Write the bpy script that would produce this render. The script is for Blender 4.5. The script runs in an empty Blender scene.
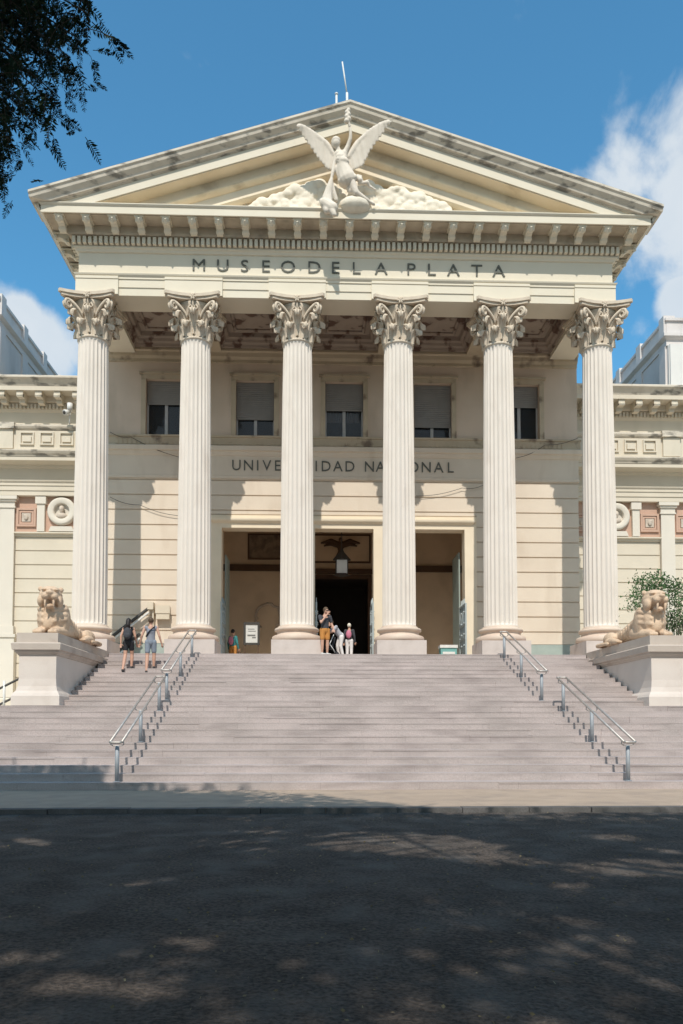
import bpy, bmesh, math, random
import numpy as np
from mathutils import Vector, Matrix, Euler
random.seed(7)
R = math.radians
SC = bpy.context.scene
COL = SC.collection

# ------------------------------------------------------------------ camera
F = 760.0; YAW = R(1.9); TILT = R(2.56)
CAM = Vector((-1.25, 0.0, 1.40)); PX = 341.5; PY = 695.02
cd = bpy.data.cameras.new('camera'); cam = bpy.data.objects.new('camera', cd); COL.objects.link(cam)
cam.location = CAM
cam.rotation_euler = (R(90) + TILT, 0, -YAW)
cd.sensor_fit = 'AUTO'; cd.sensor_width = 36.0
cd.lens = 36.0 * F / 1024.0
cd.shift_x = 0.0; cd.shift_y = (PY - 512.0) / 1024.0
cd.clip_start = 0.05; cd.clip_end = 3000
SC.camera = cam
FW = Vector((math.sin(YAW)*math.cos(TILT), math.cos(YAW)*math.cos(TILT), math.sin(TILT)))
RT = Vector((math.cos(YAW), -math.sin(YAW), 0)); UP = RT.cross(FW)
def ray(px, py): return (FW*F + RT*(px-PX) + UP*(PY-py)).normalized()
def at(px, py, Y):
    d = ray(px, py); return CAM + d*((Y-CAM.y)/d.y)

# ------------------------------------------------------------------ light
SUN_DIR = Vector((0.10, 1.0, -1.22)).normalized()      # direction the light travels
sl = bpy.data.lights.new('sun', 'SUN'); sun = bpy.data.objects.new('sun', sl); COL.objects.link(sun)
sl.energy = 3.9; sl.angle = R(0.53); sl.color = (1.0, 0.945, 0.855)
sun.rotation_euler = SUN_DIR.to_track_quat('-Z', 'Y').to_euler(); sun.location = (-6, -30, 45)
EL = math.asin(-SUN_DIR.z)
W = bpy.data.worlds.new('World'); SC.world = W; W.use_nodes = True
nt = W.node_tree; nt.nodes.clear()
def N(t, **k):
    n = nt.nodes.new(t)
    for a, b in k.items(): setattr(n, a, b)
    return n
def L(a, b): nt.links.new(a, b)
sky = N('ShaderNodeTexSky', sky_type='NISHITA'); sky.sun_disc = False
sky.sun_elevation = EL; sky.sun_rotation = math.atan2(-SUN_DIR.x, -SUN_DIR.y)
sky.air_density = 1.0; sky.dust_density = 0.8; sky.ozone_density = 2.2; sky.altitude = 10
bg = N('ShaderNodeBackground'); bg.inputs['Strength'].default_value = 0.125
out = N('ShaderNodeOutputWorld')
tc = N('ShaderNodeTexCoord')
# cloud cover: noise on the direction, denser round a few places of the sky
ns = N('ShaderNodeTexNoise'); ns.inputs['Scale'].default_value = 5.5; ns.inputs['Detail'].default_value = 10; ns.inputs['Roughness'].default_value = 0.56
ns.inputs['Distortion'].default_value = 0.25
L(tc.outputs['Generated'], ns.inputs['Vector'])
acc = None
for (px, py, rad, w) in [(('d',0.0,-1.0,0.45),0,1.0,1.15),(('d',-0.9,-0.6,0.3),0,0.8,0.9),(('d',0.9,-0.6,0.3),0,0.8,0.9),(675,120,0.10,0.75),(640,165,0.075,0.75),(705,190,0.14,0.75),(620,180,0.07,0.35),(45,358,0.075,1.0),(15,330,0.06,0.95),(-25,340,0.10,1.0),(78,350,0.05,0.9),(-5,372,0.10,1.0),(685,305,0.05,0.9),(690,340,0.07,0.7),(640,345,0.05,0.45),  # entries given as directions: unseen clouds behind the viewer, added to brighten the shade
                         (105,160,0.05,0.22),(150,300,0.05,0.15),(610,270,0.05,0.2),(200,95,0.07,0.05),(-330,150,0.3,0.6),(1150,150,0.3,0.6)]:
    d = ray(px, py) if not isinstance(px, tuple) else Vector(px[1:]).normalized()
    vd = N('ShaderNodeVectorMath', operation='DISTANCE'); vd.inputs[1].default_value = d
    L(tc.outputs['Generated'], vd.inputs[0])
    mr = N('ShaderNodeMapRange', interpolation_type='SMOOTHSTEP')
    mr.inputs['From Min'].default_value = rad; mr.inputs['From Max'].default_value = rad*0.15
    mr.inputs['To Min'].default_value = 0; mr.inputs['To Max'].default_value = w
    L(vd.outputs['Value'], mr.inputs['Value'])
    if acc is None: acc = mr.outputs['Result']
    else:
        m = N('ShaderNodeMath', operation='MAXIMUM'); L(acc, m.inputs[0]); L(mr.outputs['Result'], m.inputs[1]); acc = m.outputs[0]
nm = N('ShaderNodeMath', operation='MULTIPLY_ADD'); L(ns.outputs['Fac'], nm.inputs[0]); nm.inputs[1].default_value = 2.6; nm.inputs[2].default_value = -1.3
ad = N('ShaderNodeMath', operation='ADD'); L(nm.outputs[0], ad.inputs[0]); L(acc, ad.inputs[1])
cv = N('ShaderNodeMapRange', interpolation_type='SMOOTHSTEP'); cv.inputs['From Min'].default_value = 0.30; cv.inputs['From Max'].default_value = 0.74
cv.inputs['To Max'].default_value = 0.93
L(ad.outputs[0], cv.inputs['Value'])
ns2 = N('ShaderNodeTexNoise'); ns2.inputs['Scale'].default_value = 9; ns2.inputs['Detail'].default_value = 6
L(tc.outputs['Generated'], ns2.inputs['Vector'])
cr = N('ShaderNodeMix', data_type='RGBA'); cr.inputs['A'].default_value = (4.2,5.1,6.0,1); cr.inputs['B'].default_value = (7.0,7.2,7.3,1)
L(ns2.outputs['Fac'], cr.inputs['Factor'])
tint = N('ShaderNodeMix', data_type='RGBA', blend_type='MULTIPLY'); tint.inputs['Factor'].default_value = 1.0
tint.inputs['B'].default_value = (0.79, 1.58, 1.66, 1)
L(sky.outputs['Color'], tint.inputs['A'])
mx = N('ShaderNodeMix', data_type='RGBA'); L(cv.outputs['Result'], mx.inputs['Factor'])
L(tint.outputs['Result'], mx.inputs['A']); L(cr.outputs['Result'], mx.inputs['B'])
L(mx.outputs['Result'], bg.inputs['Color']); L(bg.outputs[0], out.inputs['Surface'])
SC.view_settings.view_transform = 'Standard'; SC.view_settings.look = 'None'
SC.view_settings.exposure = 0.0; SC.view_settings.gamma = 1.0; SC.view_settings.use_curve_mapping = False
SC.render.engine = 'CYCLES'
SC.cycles.max_bounces = 7; SC.cycles.diffuse_bounces = 5; SC.cycles.transparent_max_bounces = 8
SC.cycles.use_denoising = True

# ------------------------------------------------------------------ materials
def mat(name, c1, c2=None, scale=3.0, rough=0.8, stretch=(1,1,1), stain=None, stain_scale=1.5, stain_lo=0.58, stain_hi=0.75,
        stain_stretch=(1,1,1), bump=0.0, bump_scale=40, metal=0.0, emit=None, coord='Object', spec=0.3, fine=0.0, trans=0.0, seams=None, bdist=0.02):
    m = bpy.data.materials.new(name); m.use_nodes = True
    t = m.node_tree; b = t.nodes['Principled BSDF']
    b.inputs['Roughness'].default_value = rough; b.inputs['Metallic'].default_value = metal
    b.inputs['Specular IOR Level'].default_value = spec
    if trans: b.inputs['Transmission Weight'].default_value = trans
    nn = t.nodes.new; ll = t.links.new
    tcn = nn('ShaderNodeTexCoord')
    def noise(sc, st, det=6):
        mp = nn('ShaderNodeMapping'); mp.inputs['Scale'].default_value = st
        ll(tcn.outputs[coord], mp.inputs['Vector'])
        n = nn('ShaderNodeTexNoise'); n.inputs['Scale'].default_value = sc; n.inputs['Detail'].default_value = det
        ll(mp.outputs[0], n.inputs['Vector']); return n.outputs['Fac']
    c2 = c2 or tuple(x*0.88 for x in c1)
    mixn = nn('ShaderNodeMix'); mixn.data_type = 'RGBA'
    mixn.inputs['A'].default_value = (*c1, 1); mixn.inputs['B'].default_value = (*c2, 1)
    mr = nn('ShaderNodeMapRange'); mr.inputs['From Min'].default_value = 0.35; mr.inputs['From Max'].default_value = 0.68
    ll(noise(scale, stretch), mr.inputs['Value']); ll(mr.outputs[0], mixn.inputs['Factor'])
    col = mixn.outputs['Result']
    if fine:
        fx = nn('ShaderNodeMix'); fx.data_type = 'RGBA'; fx.blend_type = 'MULTIPLY'; fx.inputs['Factor'].default_value = 1
        r2 = nn('ShaderNodeMapRange'); r2.inputs['From Min'].default_value = 0.3; r2.inputs['From Max'].default_value = 0.7
        r2.inputs['To Min'].default_value = 1-fine; r2.inputs['To Max'].default_value = 1+fine
        ll(noise(bump_scale, (1,1,1), 3), r2.inputs['Value']); ll(col, fx.inputs['A']); ll(r2.outputs[0], fx.inputs['B']); col = fx.outputs['Result']
    if stain:
        sx = nn('ShaderNodeMix'); sx.data_type = 'RGBA'; sx.inputs['B'].default_value = (*stain, 1)
        r3 = nn('ShaderNodeMapRange'); r3.inputs['From Min'].default_value = stain_lo; r3.inputs['From Max'].default_value = stain_hi
        r3.inputs['To Max'].default_value = 0.85
        ll(noise(stain_scale, stain_stretch, 8), r3.inputs['Value']); ll(col, sx.inputs['A']); ll(r3.outputs[0], sx.inputs['Factor']); col = sx.outputs['Result']
    if seams:
        br = nn('ShaderNodeTexBrick'); br.inputs['Scale'].default_value = 1.0
        br.inputs['Brick Width'].default_value = seams[0]; br.inputs['Row Height'].default_value = seams[1]
        br.inputs['Mortar Size'].default_value = seams[2]; br.inputs['Mortar Smooth'].default_value = 0.3
        br.offset = 0.5
        br.inputs['Color1'].default_value = (1,1,1,1); br.inputs['Color2'].default_value = (0.80,0.79,0.78,1); br.inputs['Mortar'].default_value = (0.42,0.40,0.39,1)
        mp = nn('ShaderNodeMapping'); ll(tcn.outputs[coord], mp.inputs['Vector'])
        sepx = nn('ShaderNodeSeparateXYZ'); ll(mp.outputs[0], sepx.inputs[0])
        cmb = nn('ShaderNodeCombineXYZ'); ll(sepx.outputs['X'], cmb.inputs['X']); ll(sepx.outputs['Z' if seams[3]=='Z' else 'Y'], cmb.inputs['Y'])
        off = nn('ShaderNodeVectorMath'); off.operation = 'ADD'; off.inputs[1].default_value = (0.0, seams[4], 0)
        ll(cmb.outputs[0], off.inputs[0]); ll(off.outputs[0], br.inputs['Vector'])
        sm = nn('ShaderNodeMix'); sm.data_type = 'RGBA'; sm.blend_type = 'MULTIPLY'; sm.inputs['Factor'].default_value = seams[5]
        ll(col, sm.inputs['A']); ll(br.outputs['Color'], sm.inputs['B']); col = sm.outputs['Result']
    ll(col, b.inputs['Base Color'])
    if bump:
        bp = nn('ShaderNodeBump'); bp.inputs['Strength'].default_value = bump; bp.inputs['Distance'].default_value = bdist
        ll(noise(bump_scale, (1,1,1), 5), bp.inputs['Height']); ll(bp.outputs[0], b.inputs['Normal'])
    if emit:
        b.inputs['Emission Color'].default_value = (*emit[0], 1); b.inputs['Emission Strength'].default_value = emit[1]
    return m
M = {}
M['wall'] = mat('cream wall paint', (0.72,0.62,0.505), (0.67,0.57,0.46), 0.7, bump=0.15, bump_scale=25, stain=(0.50,0.40,0.30), stain_scale=0.9, stain_lo=0.55, stain_hi=0.95, stain_stretch=(1.4,1.4,0.35))
M['wall_up'] = mat('upper wall paint', (0.70,0.56,0.445), (0.64,0.51,0.40), 0.9, bump=0.15, bump_scale=25, stain=(0.40,0.32,0.24), stain_scale=0.8, stain_lo=0.55, stain_hi=0.95, stain_stretch=(1.4,1.4,0.4))
M['trim'] = mat('cream trim', (0.80,0.69,0.53), (0.75,0.64,0.49), 1.2, bump=0.1, bump_scale=20)
M['ent'] = mat('entablature paint', (0.74,0.67,0.545), (0.70,0.63,0.505), 0.8, bump=0.1, bump_scale=20, stain=(0.5,0.43,0.32), stain_scale=1.2, stain_lo=0.66, stain_hi=0.9, stain_stretch=(0.5,1,1.6))
M['soffit_shade'] = mat('shaded soffit paint', (0.54,0.46,0.355), (0.44,0.37,0.28), 1.5, bump=0.2, stain=(0.26,0.21,0.16), stain_scale=1.6, stain_lo=0.52, stain_hi=0.8)  # darker, browner paint: shade between the modillions put into the colour
M['column'] = mat('column paint', (0.745,0.675,0.60), (0.69,0.62,0.545), 0.8, bump=0.15, bump_scale=30, stain=(0.50,0.42,0.35), stain_scale=1.6, stain_lo=0.58, stain_hi=0.95, stain_stretch=(1,1,0.3))
M['capital'] = mat('capital stucco', (0.68,0.58,0.46), (0.58,0.485,0.38), 3.0, bump=0.3, bump_scale=25, stain=(0.34,0.29,0.23), stain_scale=3.2, stain_lo=0.55, stain_hi=0.8)
M['base'] = mat('column base stone', (0.66,0.545,0.44), (0.60,0.47,0.38), 2.0, bump=0.15, stain=(0.50,0.32,0.25), stain_scale=1.8, stain_lo=0.5, stain_hi=0.8, stain_stretch=(0.5,0.5,2))
M['plinth'] = mat('plinth stone', (0.60,0.52,0.475), (0.54,0.465,0.42), 2.0, bump=0.15, stain=(0.42,0.34,0.30), stain_scale=2, stain_lo=0.55, stain_hi=0.9)
M['sima'] = mat('weathered gutter', (0.70,0.625,0.52), (0.56,0.495,0.405), 1.6, bump=0.35, bump_scale=20, stain=(0.19,0.17,0.145), stain_scale=1.8, stain_lo=0.54, stain_hi=0.64, stain_stretch=(0.8,1,2.0))
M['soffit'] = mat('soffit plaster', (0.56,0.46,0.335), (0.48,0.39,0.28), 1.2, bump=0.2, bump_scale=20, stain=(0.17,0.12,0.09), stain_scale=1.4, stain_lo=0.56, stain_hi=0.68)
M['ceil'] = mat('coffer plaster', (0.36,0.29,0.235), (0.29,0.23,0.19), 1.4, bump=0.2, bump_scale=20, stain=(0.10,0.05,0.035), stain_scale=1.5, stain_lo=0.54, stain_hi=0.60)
M['tymp'] = mat('tympanum plaster', (0.77,0.68,0.54), (0.70,0.61,0.475), 1.0, bump=0.2, bump_scale=20, stain=(0.36,0.28,0.20), stain_scale=1.0, stain_lo=0.58, stain_hi=0.8)
M['tympb'] = mat('tympanum moulding', (0.80,0.695,0.53), (0.74,0.63,0.465), 1.0, bump=0.15, stain=(0.42,0.33,0.22), stain_scale=1.3, stain_lo=0.6, stain_hi=0.85)
M['wing'] = mat('wing paint', (0.67,0.60,0.49), (0.62,0.555,0.45), 0.8, bump=0.12, bump_scale=25, stain=(0.50,0.46,0.35), stain_scale=0.9, stain_lo=0.6, stain_hi=0.95, stain_stretch=(1.3,1.3,0.4))
M['wingw'] = mat('wing pilaster paint', (0.69,0.635,0.55), (0.65,0.60,0.52), 0.8, bump=0.1)
M['grey'] = mat('grey render', (0.70,0.65,0.62), (0.64,0.595,0.57), 0.8, bump=0.2, stain=(0.38,0.35,0.33), stain_scale=0.7, stain_lo=0.5, stain_hi=0.9, stain_stretch=(1,1,0.3))
M['pale'] = mat('pale render', (0.74,0.72,0.68), (0.68,0.66,0.63), 0.8, bump=0.1)  # paler than the grey sides: sunlight on the front put into the colour
M['pink'] = mat('terracotta pink paint', (0.56,0.37,0.28), (0.50,0.335,0.25), 2, bump=0.1)
M['relief'] = mat('relief plaster', (0.58,0.50,0.42), (0.47,0.40,0.33), 5, bump=0.4, bump_scale=30)
M['teal'] = mat('teal dado paint', (0.36,0.42,0.38), (0.31,0.36,0.33), 2, bump=0.1)
M['step'] = mat('step stone', (0.485,0.415,0.395), (0.40,0.345,0.325), 1.1, bump=0.35, bump_scale=35, fine=0.10, stretch=(0.6,1,1), stain=(0.27,0.225,0.215), stain_scale=1.3, stain_lo=0.50, stain_hi=0.80, stain_stretch=(0.5,1,2.2), seams=(2.3,0.175,0.007,'Z',0.022,0.36))
M['pedestal'] = mat('pedestal render', (0.68,0.60,0.535), (0.63,0.55,0.49), 1.0, bump=0.15, stain=(0.50,0.42,0.36), stain_scale=1.2, stain_lo=0.58, stain_hi=0.9)
M['pedcap'] = mat('pedestal cap stone', (0.56,0.48,0.41), (0.49,0.41,0.35), 1.5, bump=0.2, stain=(0.36,0.29,0.24), stain_scale=1.5, stain_lo=0.55, stain_hi=0.85)
M['sand'] = mat('statue sandstone', (0.67,0.495,0.35), (0.56,0.405,0.28), 4, bump=0.6, bump_scale=22, stain=(0.33,0.22,0.15), stain_scale=3.5, stain_lo=0.54, stain_hi=0.75)
M['white'] = mat('white statue plaster', (0.78,0.69,0.585), (0.68,0.60,0.50), 3, bump=0.4, bump_scale=25, stain=(0.45,0.40,0.34), stain_scale=2.5, stain_lo=0.60, stain_hi=0.85)
M['cloudp'] = mat('cloud plaster', (0.80,0.73,0.61), (0.74,0.66,0.54), 3, bump=0.4, bump_scale=20)
M['road'] = mat('worn asphalt', (0.122,0.098,0.082), (0.068,0.055,0.047), 1.4, rough=0.9, bump=1.0, bump_scale=32, fine=0.55, bdist=0.06, stain=(0.19,0.168,0.148), stain_scale=1.6, stain_lo=0.5, stain_hi=0.8)
M['walk'] = mat('sidewalk concrete', (0.46,0.35,0.265), (0.40,0.305,0.23), 1.5, bump=0.4, bump_scale=50, fine=0.12, stain=(0.27,0.215,0.18), stain_scale=1.3, stain_lo=0.5, stain_hi=0.85, seams=(3.6, 50, 0.004, 'Y', 0, 0.5))
M['kerb'] = mat('kerb granite', (0.15,0.14,0.135), (0.10,0.095,0.09), 3, bump=0.4, fine=0.15, stain=(0.09,0.085,0.08), stain_scale=2, stain_lo=0.5, stain_hi=0.7)
M['terrace'] = mat('terrace paving', (0.62,0.58,0.50), (0.55,0.51,0.44), 1.5, bump=0.3)
M['earth'] = mat('park ground', (0.075,0.07,0.045), (0.05,0.055,0.03), 0.5, bump=0.5)
M['shutter'] = mat('roller shutter', (0.30,0.285,0.27), (0.26,0.25,0.235), 2, rough=0.6)
M['frame'] = mat('window frame', (0.50,0.49,0.48), (0.44,0.44,0.44), 2, rough=0.5)
M['glass'] = mat('window glass', (0.05,0.06,0.07), (0.04,0.05,0.06), 1, rough=0.05, spec=0.5)
M['glass'].node_tree.nodes['Principled BSDF'].inputs['Alpha'].default_value = 0.5
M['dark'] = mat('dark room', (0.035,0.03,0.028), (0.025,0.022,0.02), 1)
M['vest'] = mat('vestibule plaster', (0.74,0.60,0.45), (0.67,0.54,0.40), 0.8, bump=0.1, stain=(0.55,0.44,0.32), stain_scale=1, stain_lo=0.5, stain_hi=0.8)
M['vestd'] = mat('vestibule wood', (0.12,0.075,0.05), (0.09,0.055,0.04), 1.5)
M['vestp'] = mat('vestibule mural', (0.30,0.23,0.17), (0.13,0.095,0.075), 2.2, stain=(0.30,0.24,0.17), stain_scale=3, stain_lo=0.52, stain_hi=0.6)
M['vfloor'] = mat('vestibule floor', (0.66,0.57,0.48), (0.58,0.50,0.42), 2, rough=0.4)
M['steel'] = mat('brushed steel', (0.50,0.455,0.415), (0.42,0.385,0.355), 6, rough=0.5, metal=0.6)
M['post'] = mat('galvanised post', (0.36,0.38,0.40), (0.30,0.32,0.34), 6, rough=0.6, metal=0.25)
M['blackrail'] = mat('dark rail', (0.07,0.065,0.06), rough=0.5)
M['door'] = mat('painted gate', (0.42,0.47,0.47), (0.36,0.41,0.42), 3, rough=0.5)
M['letter'] = mat('bronze letters', (0.135,0.135,0.115), (0.10,0.10,0.085), 3, rough=0.6)
M['leaf'] = mat('leaf', (0.045,0.075,0.025), (0.03,0.055,0.02), 2, rough=0.7, spec=0.15)
M['leafn'] = mat('feathery leaf', (0.035,0.06,0.03), (0.022,0.042,0.028), 2, rough=0.75, spec=0.1)
M['bush'] = mat('shrub leaf', (0.085,0.16,0.055), (0.05,0.10,0.035), 3, rough=0.6)
M['bark'] = mat('bark', (0.11,0.085,0.065), (0.07,0.055,0.04), 6, bump=0.8)
M['dry'] = mat('dry leaf', (0.30,0.24,0.14), (0.20,0.15,0.08), 8)
M['skin'] = mat('skin', (0.56,0.33,0.24), (0.52,0.30,0.215), 6, rough=0.55)
M['hairb'] = mat('black hair', (0.02,0.015,0.015), rough=0.5)
M['hairbr'] = mat('brown hair', (0.10,0.065,0.04), rough=0.6)
M['hairw'] = mat('white hair', (0.72,0.66,0.55), rough=0.6)
M['cblack'] = mat('black cloth', (0.022,0.022,0.026), (0.03,0.03,0.035), 8)
M['cgrey'] = mat('grey cloth', (0.26,0.27,0.31), (0.21,0.22,0.26), 8)
M['cblue'] = mat('blue grey cloth', (0.25,0.285,0.34), (0.21,0.24,0.29), 8)
M['cdark'] = mat('charcoal cloth', (0.05,0.05,0.058), (0.065,0.065,0.072), 8)
M['corange'] = mat('orange cloth', (0.55,0.245,0.065), (0.47,0.20,0.05), 8)
M['cwhite'] = mat('white cloth', (0.74,0.70,0.68), (0.66,0.62,0.61), 8)
M['clight'] = mat('light grey cloth', (0.42,0.42,0.45), (0.36,0.36,0.40), 8)
M['cpink'] = mat('pink cloth', (0.58,0.20,0.28), (0.50,0.16,0.24), 8)
M['cteal'] = mat('teal cloth', (0.05,0.22,0.22), (0.04,0.17,0.18), 8)
M['shoe'] = mat('dark shoe', (0.05,0.045,0.045), rough=0.6)
M['shoew'] = mat('white shoe', (0.6,0.58,0.55), rough=0.6)
M['paper'] = mat('poster paper', (0.72,0.72,0.70), rough=0.6)
M['ink'] = mat('poster ink', (0.2,0.2,0.2), rough=0.6)
M['beige'] = mat('beige metal box', (0.66,0.58,0.46), (0.62,0.54,0.42), 3, rough=0.5)
M['whitem'] = mat('white metal', (0.72,0.71,0.68), rough=0.45)
M['tealbox'] = mat('teal box paint', (0.18,0.40,0.38), rough=0.5)
M['roof'] = mat('roof sheet', (0.35,0.33,0.30), (0.28,0.26,0.24), 1.5)

# ------------------------------------------------------------------ mesh helpers
ABS = {}
def tag(o, label=None, cat=None, group=None, kind=None):
    if label: o['label'] = label
    if cat: o['category'] = cat
    if group: o['group'] = group
    if kind: o['kind'] = kind
    return o
def thing(name, loc, label, cat, group=None):
    o = bpy.data.objects.new(name, None); COL.objects.link(o); o.empty_display_size = 0.3
    o.location = loc; ABS[o.name] = Vector(loc)
    return tag(o, label, cat, group)
class MB:
    def __init__(s): s.v = []; s.f = []; s.sm = []
    def add(s, vs, fs, smooth=False):
        b = len(s.v); s.v += [tuple(v) for v in vs]; s.f += [tuple(i+b for i in f) for f in fs]; s.sm += [smooth]*len(fs); return s
    def box(s, x0, x1, y0, y1, z0, z1):
        return s.add([(x0,y0,z0),(x1,y0,z0),(x1,y1,z0),(x0,y1,z0),(x0,y0,z1),(x1,y0,z1),(x1,y1,z1),(x0,y1,z1)],
                     [(0,3,2,1),(4,5,6,7),(0,1,5,4),(1,2,6,5),(2,3,7,6),(3,0,4,7)])
    def frame(s, x0, x1, z0, z1, w, y0, y1, bottom=True):
        s.box(x0, x0+w, y0, y1, z0, z1); s.box(x1-w, x1, y0, y1, z0, z1); s.box(x0+w, x1-w, y0, y1, z1-w, z1)
        if bottom: s.box(x0+w, x1-w, y0, y1, z0, z0+w)
        return s
    def tube(s, pts, rad, n=8, cap=True, smooth=True):
        pts = [Vector(p) for p in pts]; m = len(pts)
        rs = rad if isinstance(rad, (list, tuple)) else [rad]*m
        vs = []; fs = []; prev = None
        for i, p in enumerate(pts):
            d = (pts[min(i+1, m-1)] - pts[max(i-1, 0)]).normalized()
            if prev is None:
                a = d.orthogonal().normalized()
            else:
                a = (prev - d*prev.dot(d)); a = a.normalized() if a.length > 1e-6 else d.orthogonal().normalized()
            prev = a; b = d.cross(a)
            for k in range(n):
                t = 2*math.pi*k/n; vs.append(p + (a*math.cos(t) + b*math.sin(t))*rs[i])
        for i in range(m-1):
            for k in range(n):
                fs.append((i*n+k, i*n+(k+1)%n, (i+1)*n+(k+1)%n, (i+1)*n+k))
        if cap: fs.append(tuple(reversed(range(n)))); fs.append(tuple((m-1)*n+k for k in range(n)))
        return s.add(vs, fs, smooth)
    def lathe(s, prof, n=32, c=(0,0,0), smooth=True, cap=True):
        vs = []; fs = []; m = len(prof)
        for r, z in prof:
            for k in range(n):
                t = 2*math.pi*k/n; vs.append((c[0]+r*math.cos(t), c[1]+r*math.sin(t), c[2]+z))
        for i in range(m-1):
            for k in range(n): fs.append((i*n+k, i*n+(k+1)%n, (i+1)*n+(k+1)%n, (i+1)*n+k))
        if cap: fs.append(tuple(reversed(range(n)))); fs.append(tuple((m-1)*n+k for k in range(n)))
        return s.add(vs, fs, smooth)
    def prism(s, poly, axis, a0, a1):        # polygon extruded along axis x/y/z
        n = len(poly); vs = []
        for a in (a0, a1):
            for p, q in poly:
                vs.append({'x': (a,p,q), 'y': (p,a,q), 'z': (p,q,a)}[axis])
        fs = [tuple(reversed(range(n))), tuple(range(n, 2*n))] + [(i, (i+1)%n, n+(i+1)%n, n+i) for i in range(n)]
        return s.add(vs, fs)
    def sweep(s, path, prof, closed_path=False):     # prof = closed loop of (out, z); outward is to the right of travel
        P_ = [Vector((p[0], p[1], 0)) for p in path]; n = len(P_); m = len(prof); vs = []; fs = []
        for i in range(n):
            if closed_path: a = P_[i-1]; b = P_[(i+1) % n]
            else: a = P_[i-1] if i else None; b = P_[i+1] if i < n-1 else None
            ns_ = []
            if a is not None: d = (P_[i]-a).normalized(); ns_.append(Vector((d.y, -d.x, 0)))
            if b is not None: d = (b-P_[i]).normalized(); ns_.append(Vector((d.y, -d.x, 0)))
            nrm = ns_[0] if len(ns_) == 1 else (ns_[0]+ns_[1]) / (1 + ns_[0].dot(ns_[1]))
            for o, z in prof:
                q = P_[i] + nrm*o; vs.append((q.x, q.y, z))
        for i in range(n if closed_path else n-1):
            j = (i+1) % n
            for k in range(m): fs.append((i*m+k, j*m+k, j*m+(k+1)%m, i*m+(k+1)%m))
        if not closed_path: fs.append(tuple(range(m))); fs.append(tuple((n-1)*m+k for k in reversed(range(m))))
        return s.add(vs, fs)
    def rake(s, prof, zl, xmax, zmin, xmin_clip=None):     # prof loop of (y, dz) along the gable lines zl(x)=z0-k|x|
        z0, k = zl; xs = set()
        for y, dz in prof: 
            xc = (z0+dz-zmin)/k
            if 0 < xc < xmax: xs.add(round(xc, 4))
        xs = sorted(xs | {0.0, xmax}); xs = [-x for x in reversed(xs) if x > 0] + xs
        m = len(prof); vs = []; fs = []
        for x in xs:
            for y, dz in prof: vs.append((x, y, max(z0 - k*abs(x) + dz, zmin)))
        for i in range(len(xs)-1):
            for j in range(m): fs.append((i*m+j, (i+1)*m+j, (i+1)*m+(j+1)%m, i*m+(j+1)%m))
        fs.append(tuple(range(m))); fs.append(tuple((len(xs)-1)*m+j for j in reversed(range(m))))
        return s.add(vs, fs)
    def build(s, name, mt, parent=None, recenter=True, fix=True):
        me = bpy.data.meshes.new(name); V = np.array(s.v, dtype=float)
        c = Vector((0,0,0))
        if recenter:
            lo = V.min(0); hi = V.max(0); c = Vector(((lo[0]+hi[0])/2, (lo[1]+hi[1])/2, lo[2])); V = V - np.array(c)
        me.from_pydata(V.tolist(), [], s.f)
        me.polygons.foreach_set('use_smooth', s.sm)
        if fix:
            bm = bmesh.new(); bm.from_mesh(me); bmesh.ops.recalc_face_normals(bm, faces=bm.faces); bm.to_mesh(me); bm.free()
        me.materials.append(M[mt] if isinstance(mt, str) else mt)
        o = bpy.data.objects.new(name, me); COL.objects.link(o)
        return attach(o, parent, c)
def attach(o, parent, c):
    if parent is not None:
        o.parent = parent; o.location = c - ABS.get(parent.name, Vector((0,0,0)))
    else: o.location = c
    ABS[o.name] = Vector(c)
    return o
def struct(name, mb, mt): o = mb.build(name, mt, recenter=False); o['kind'] = 'structure'; return o
def copy_tree(o, parent=None, top=True):
    c = o.copy(); COL.objects.link(c)
    if not top: c.parent = parent
    for ch in list(o.children): copy_tree(ch, c, False)
    return c
def box(name, mt, parent, *b): return MB().box(*b).build(name, mt, parent)

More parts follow.
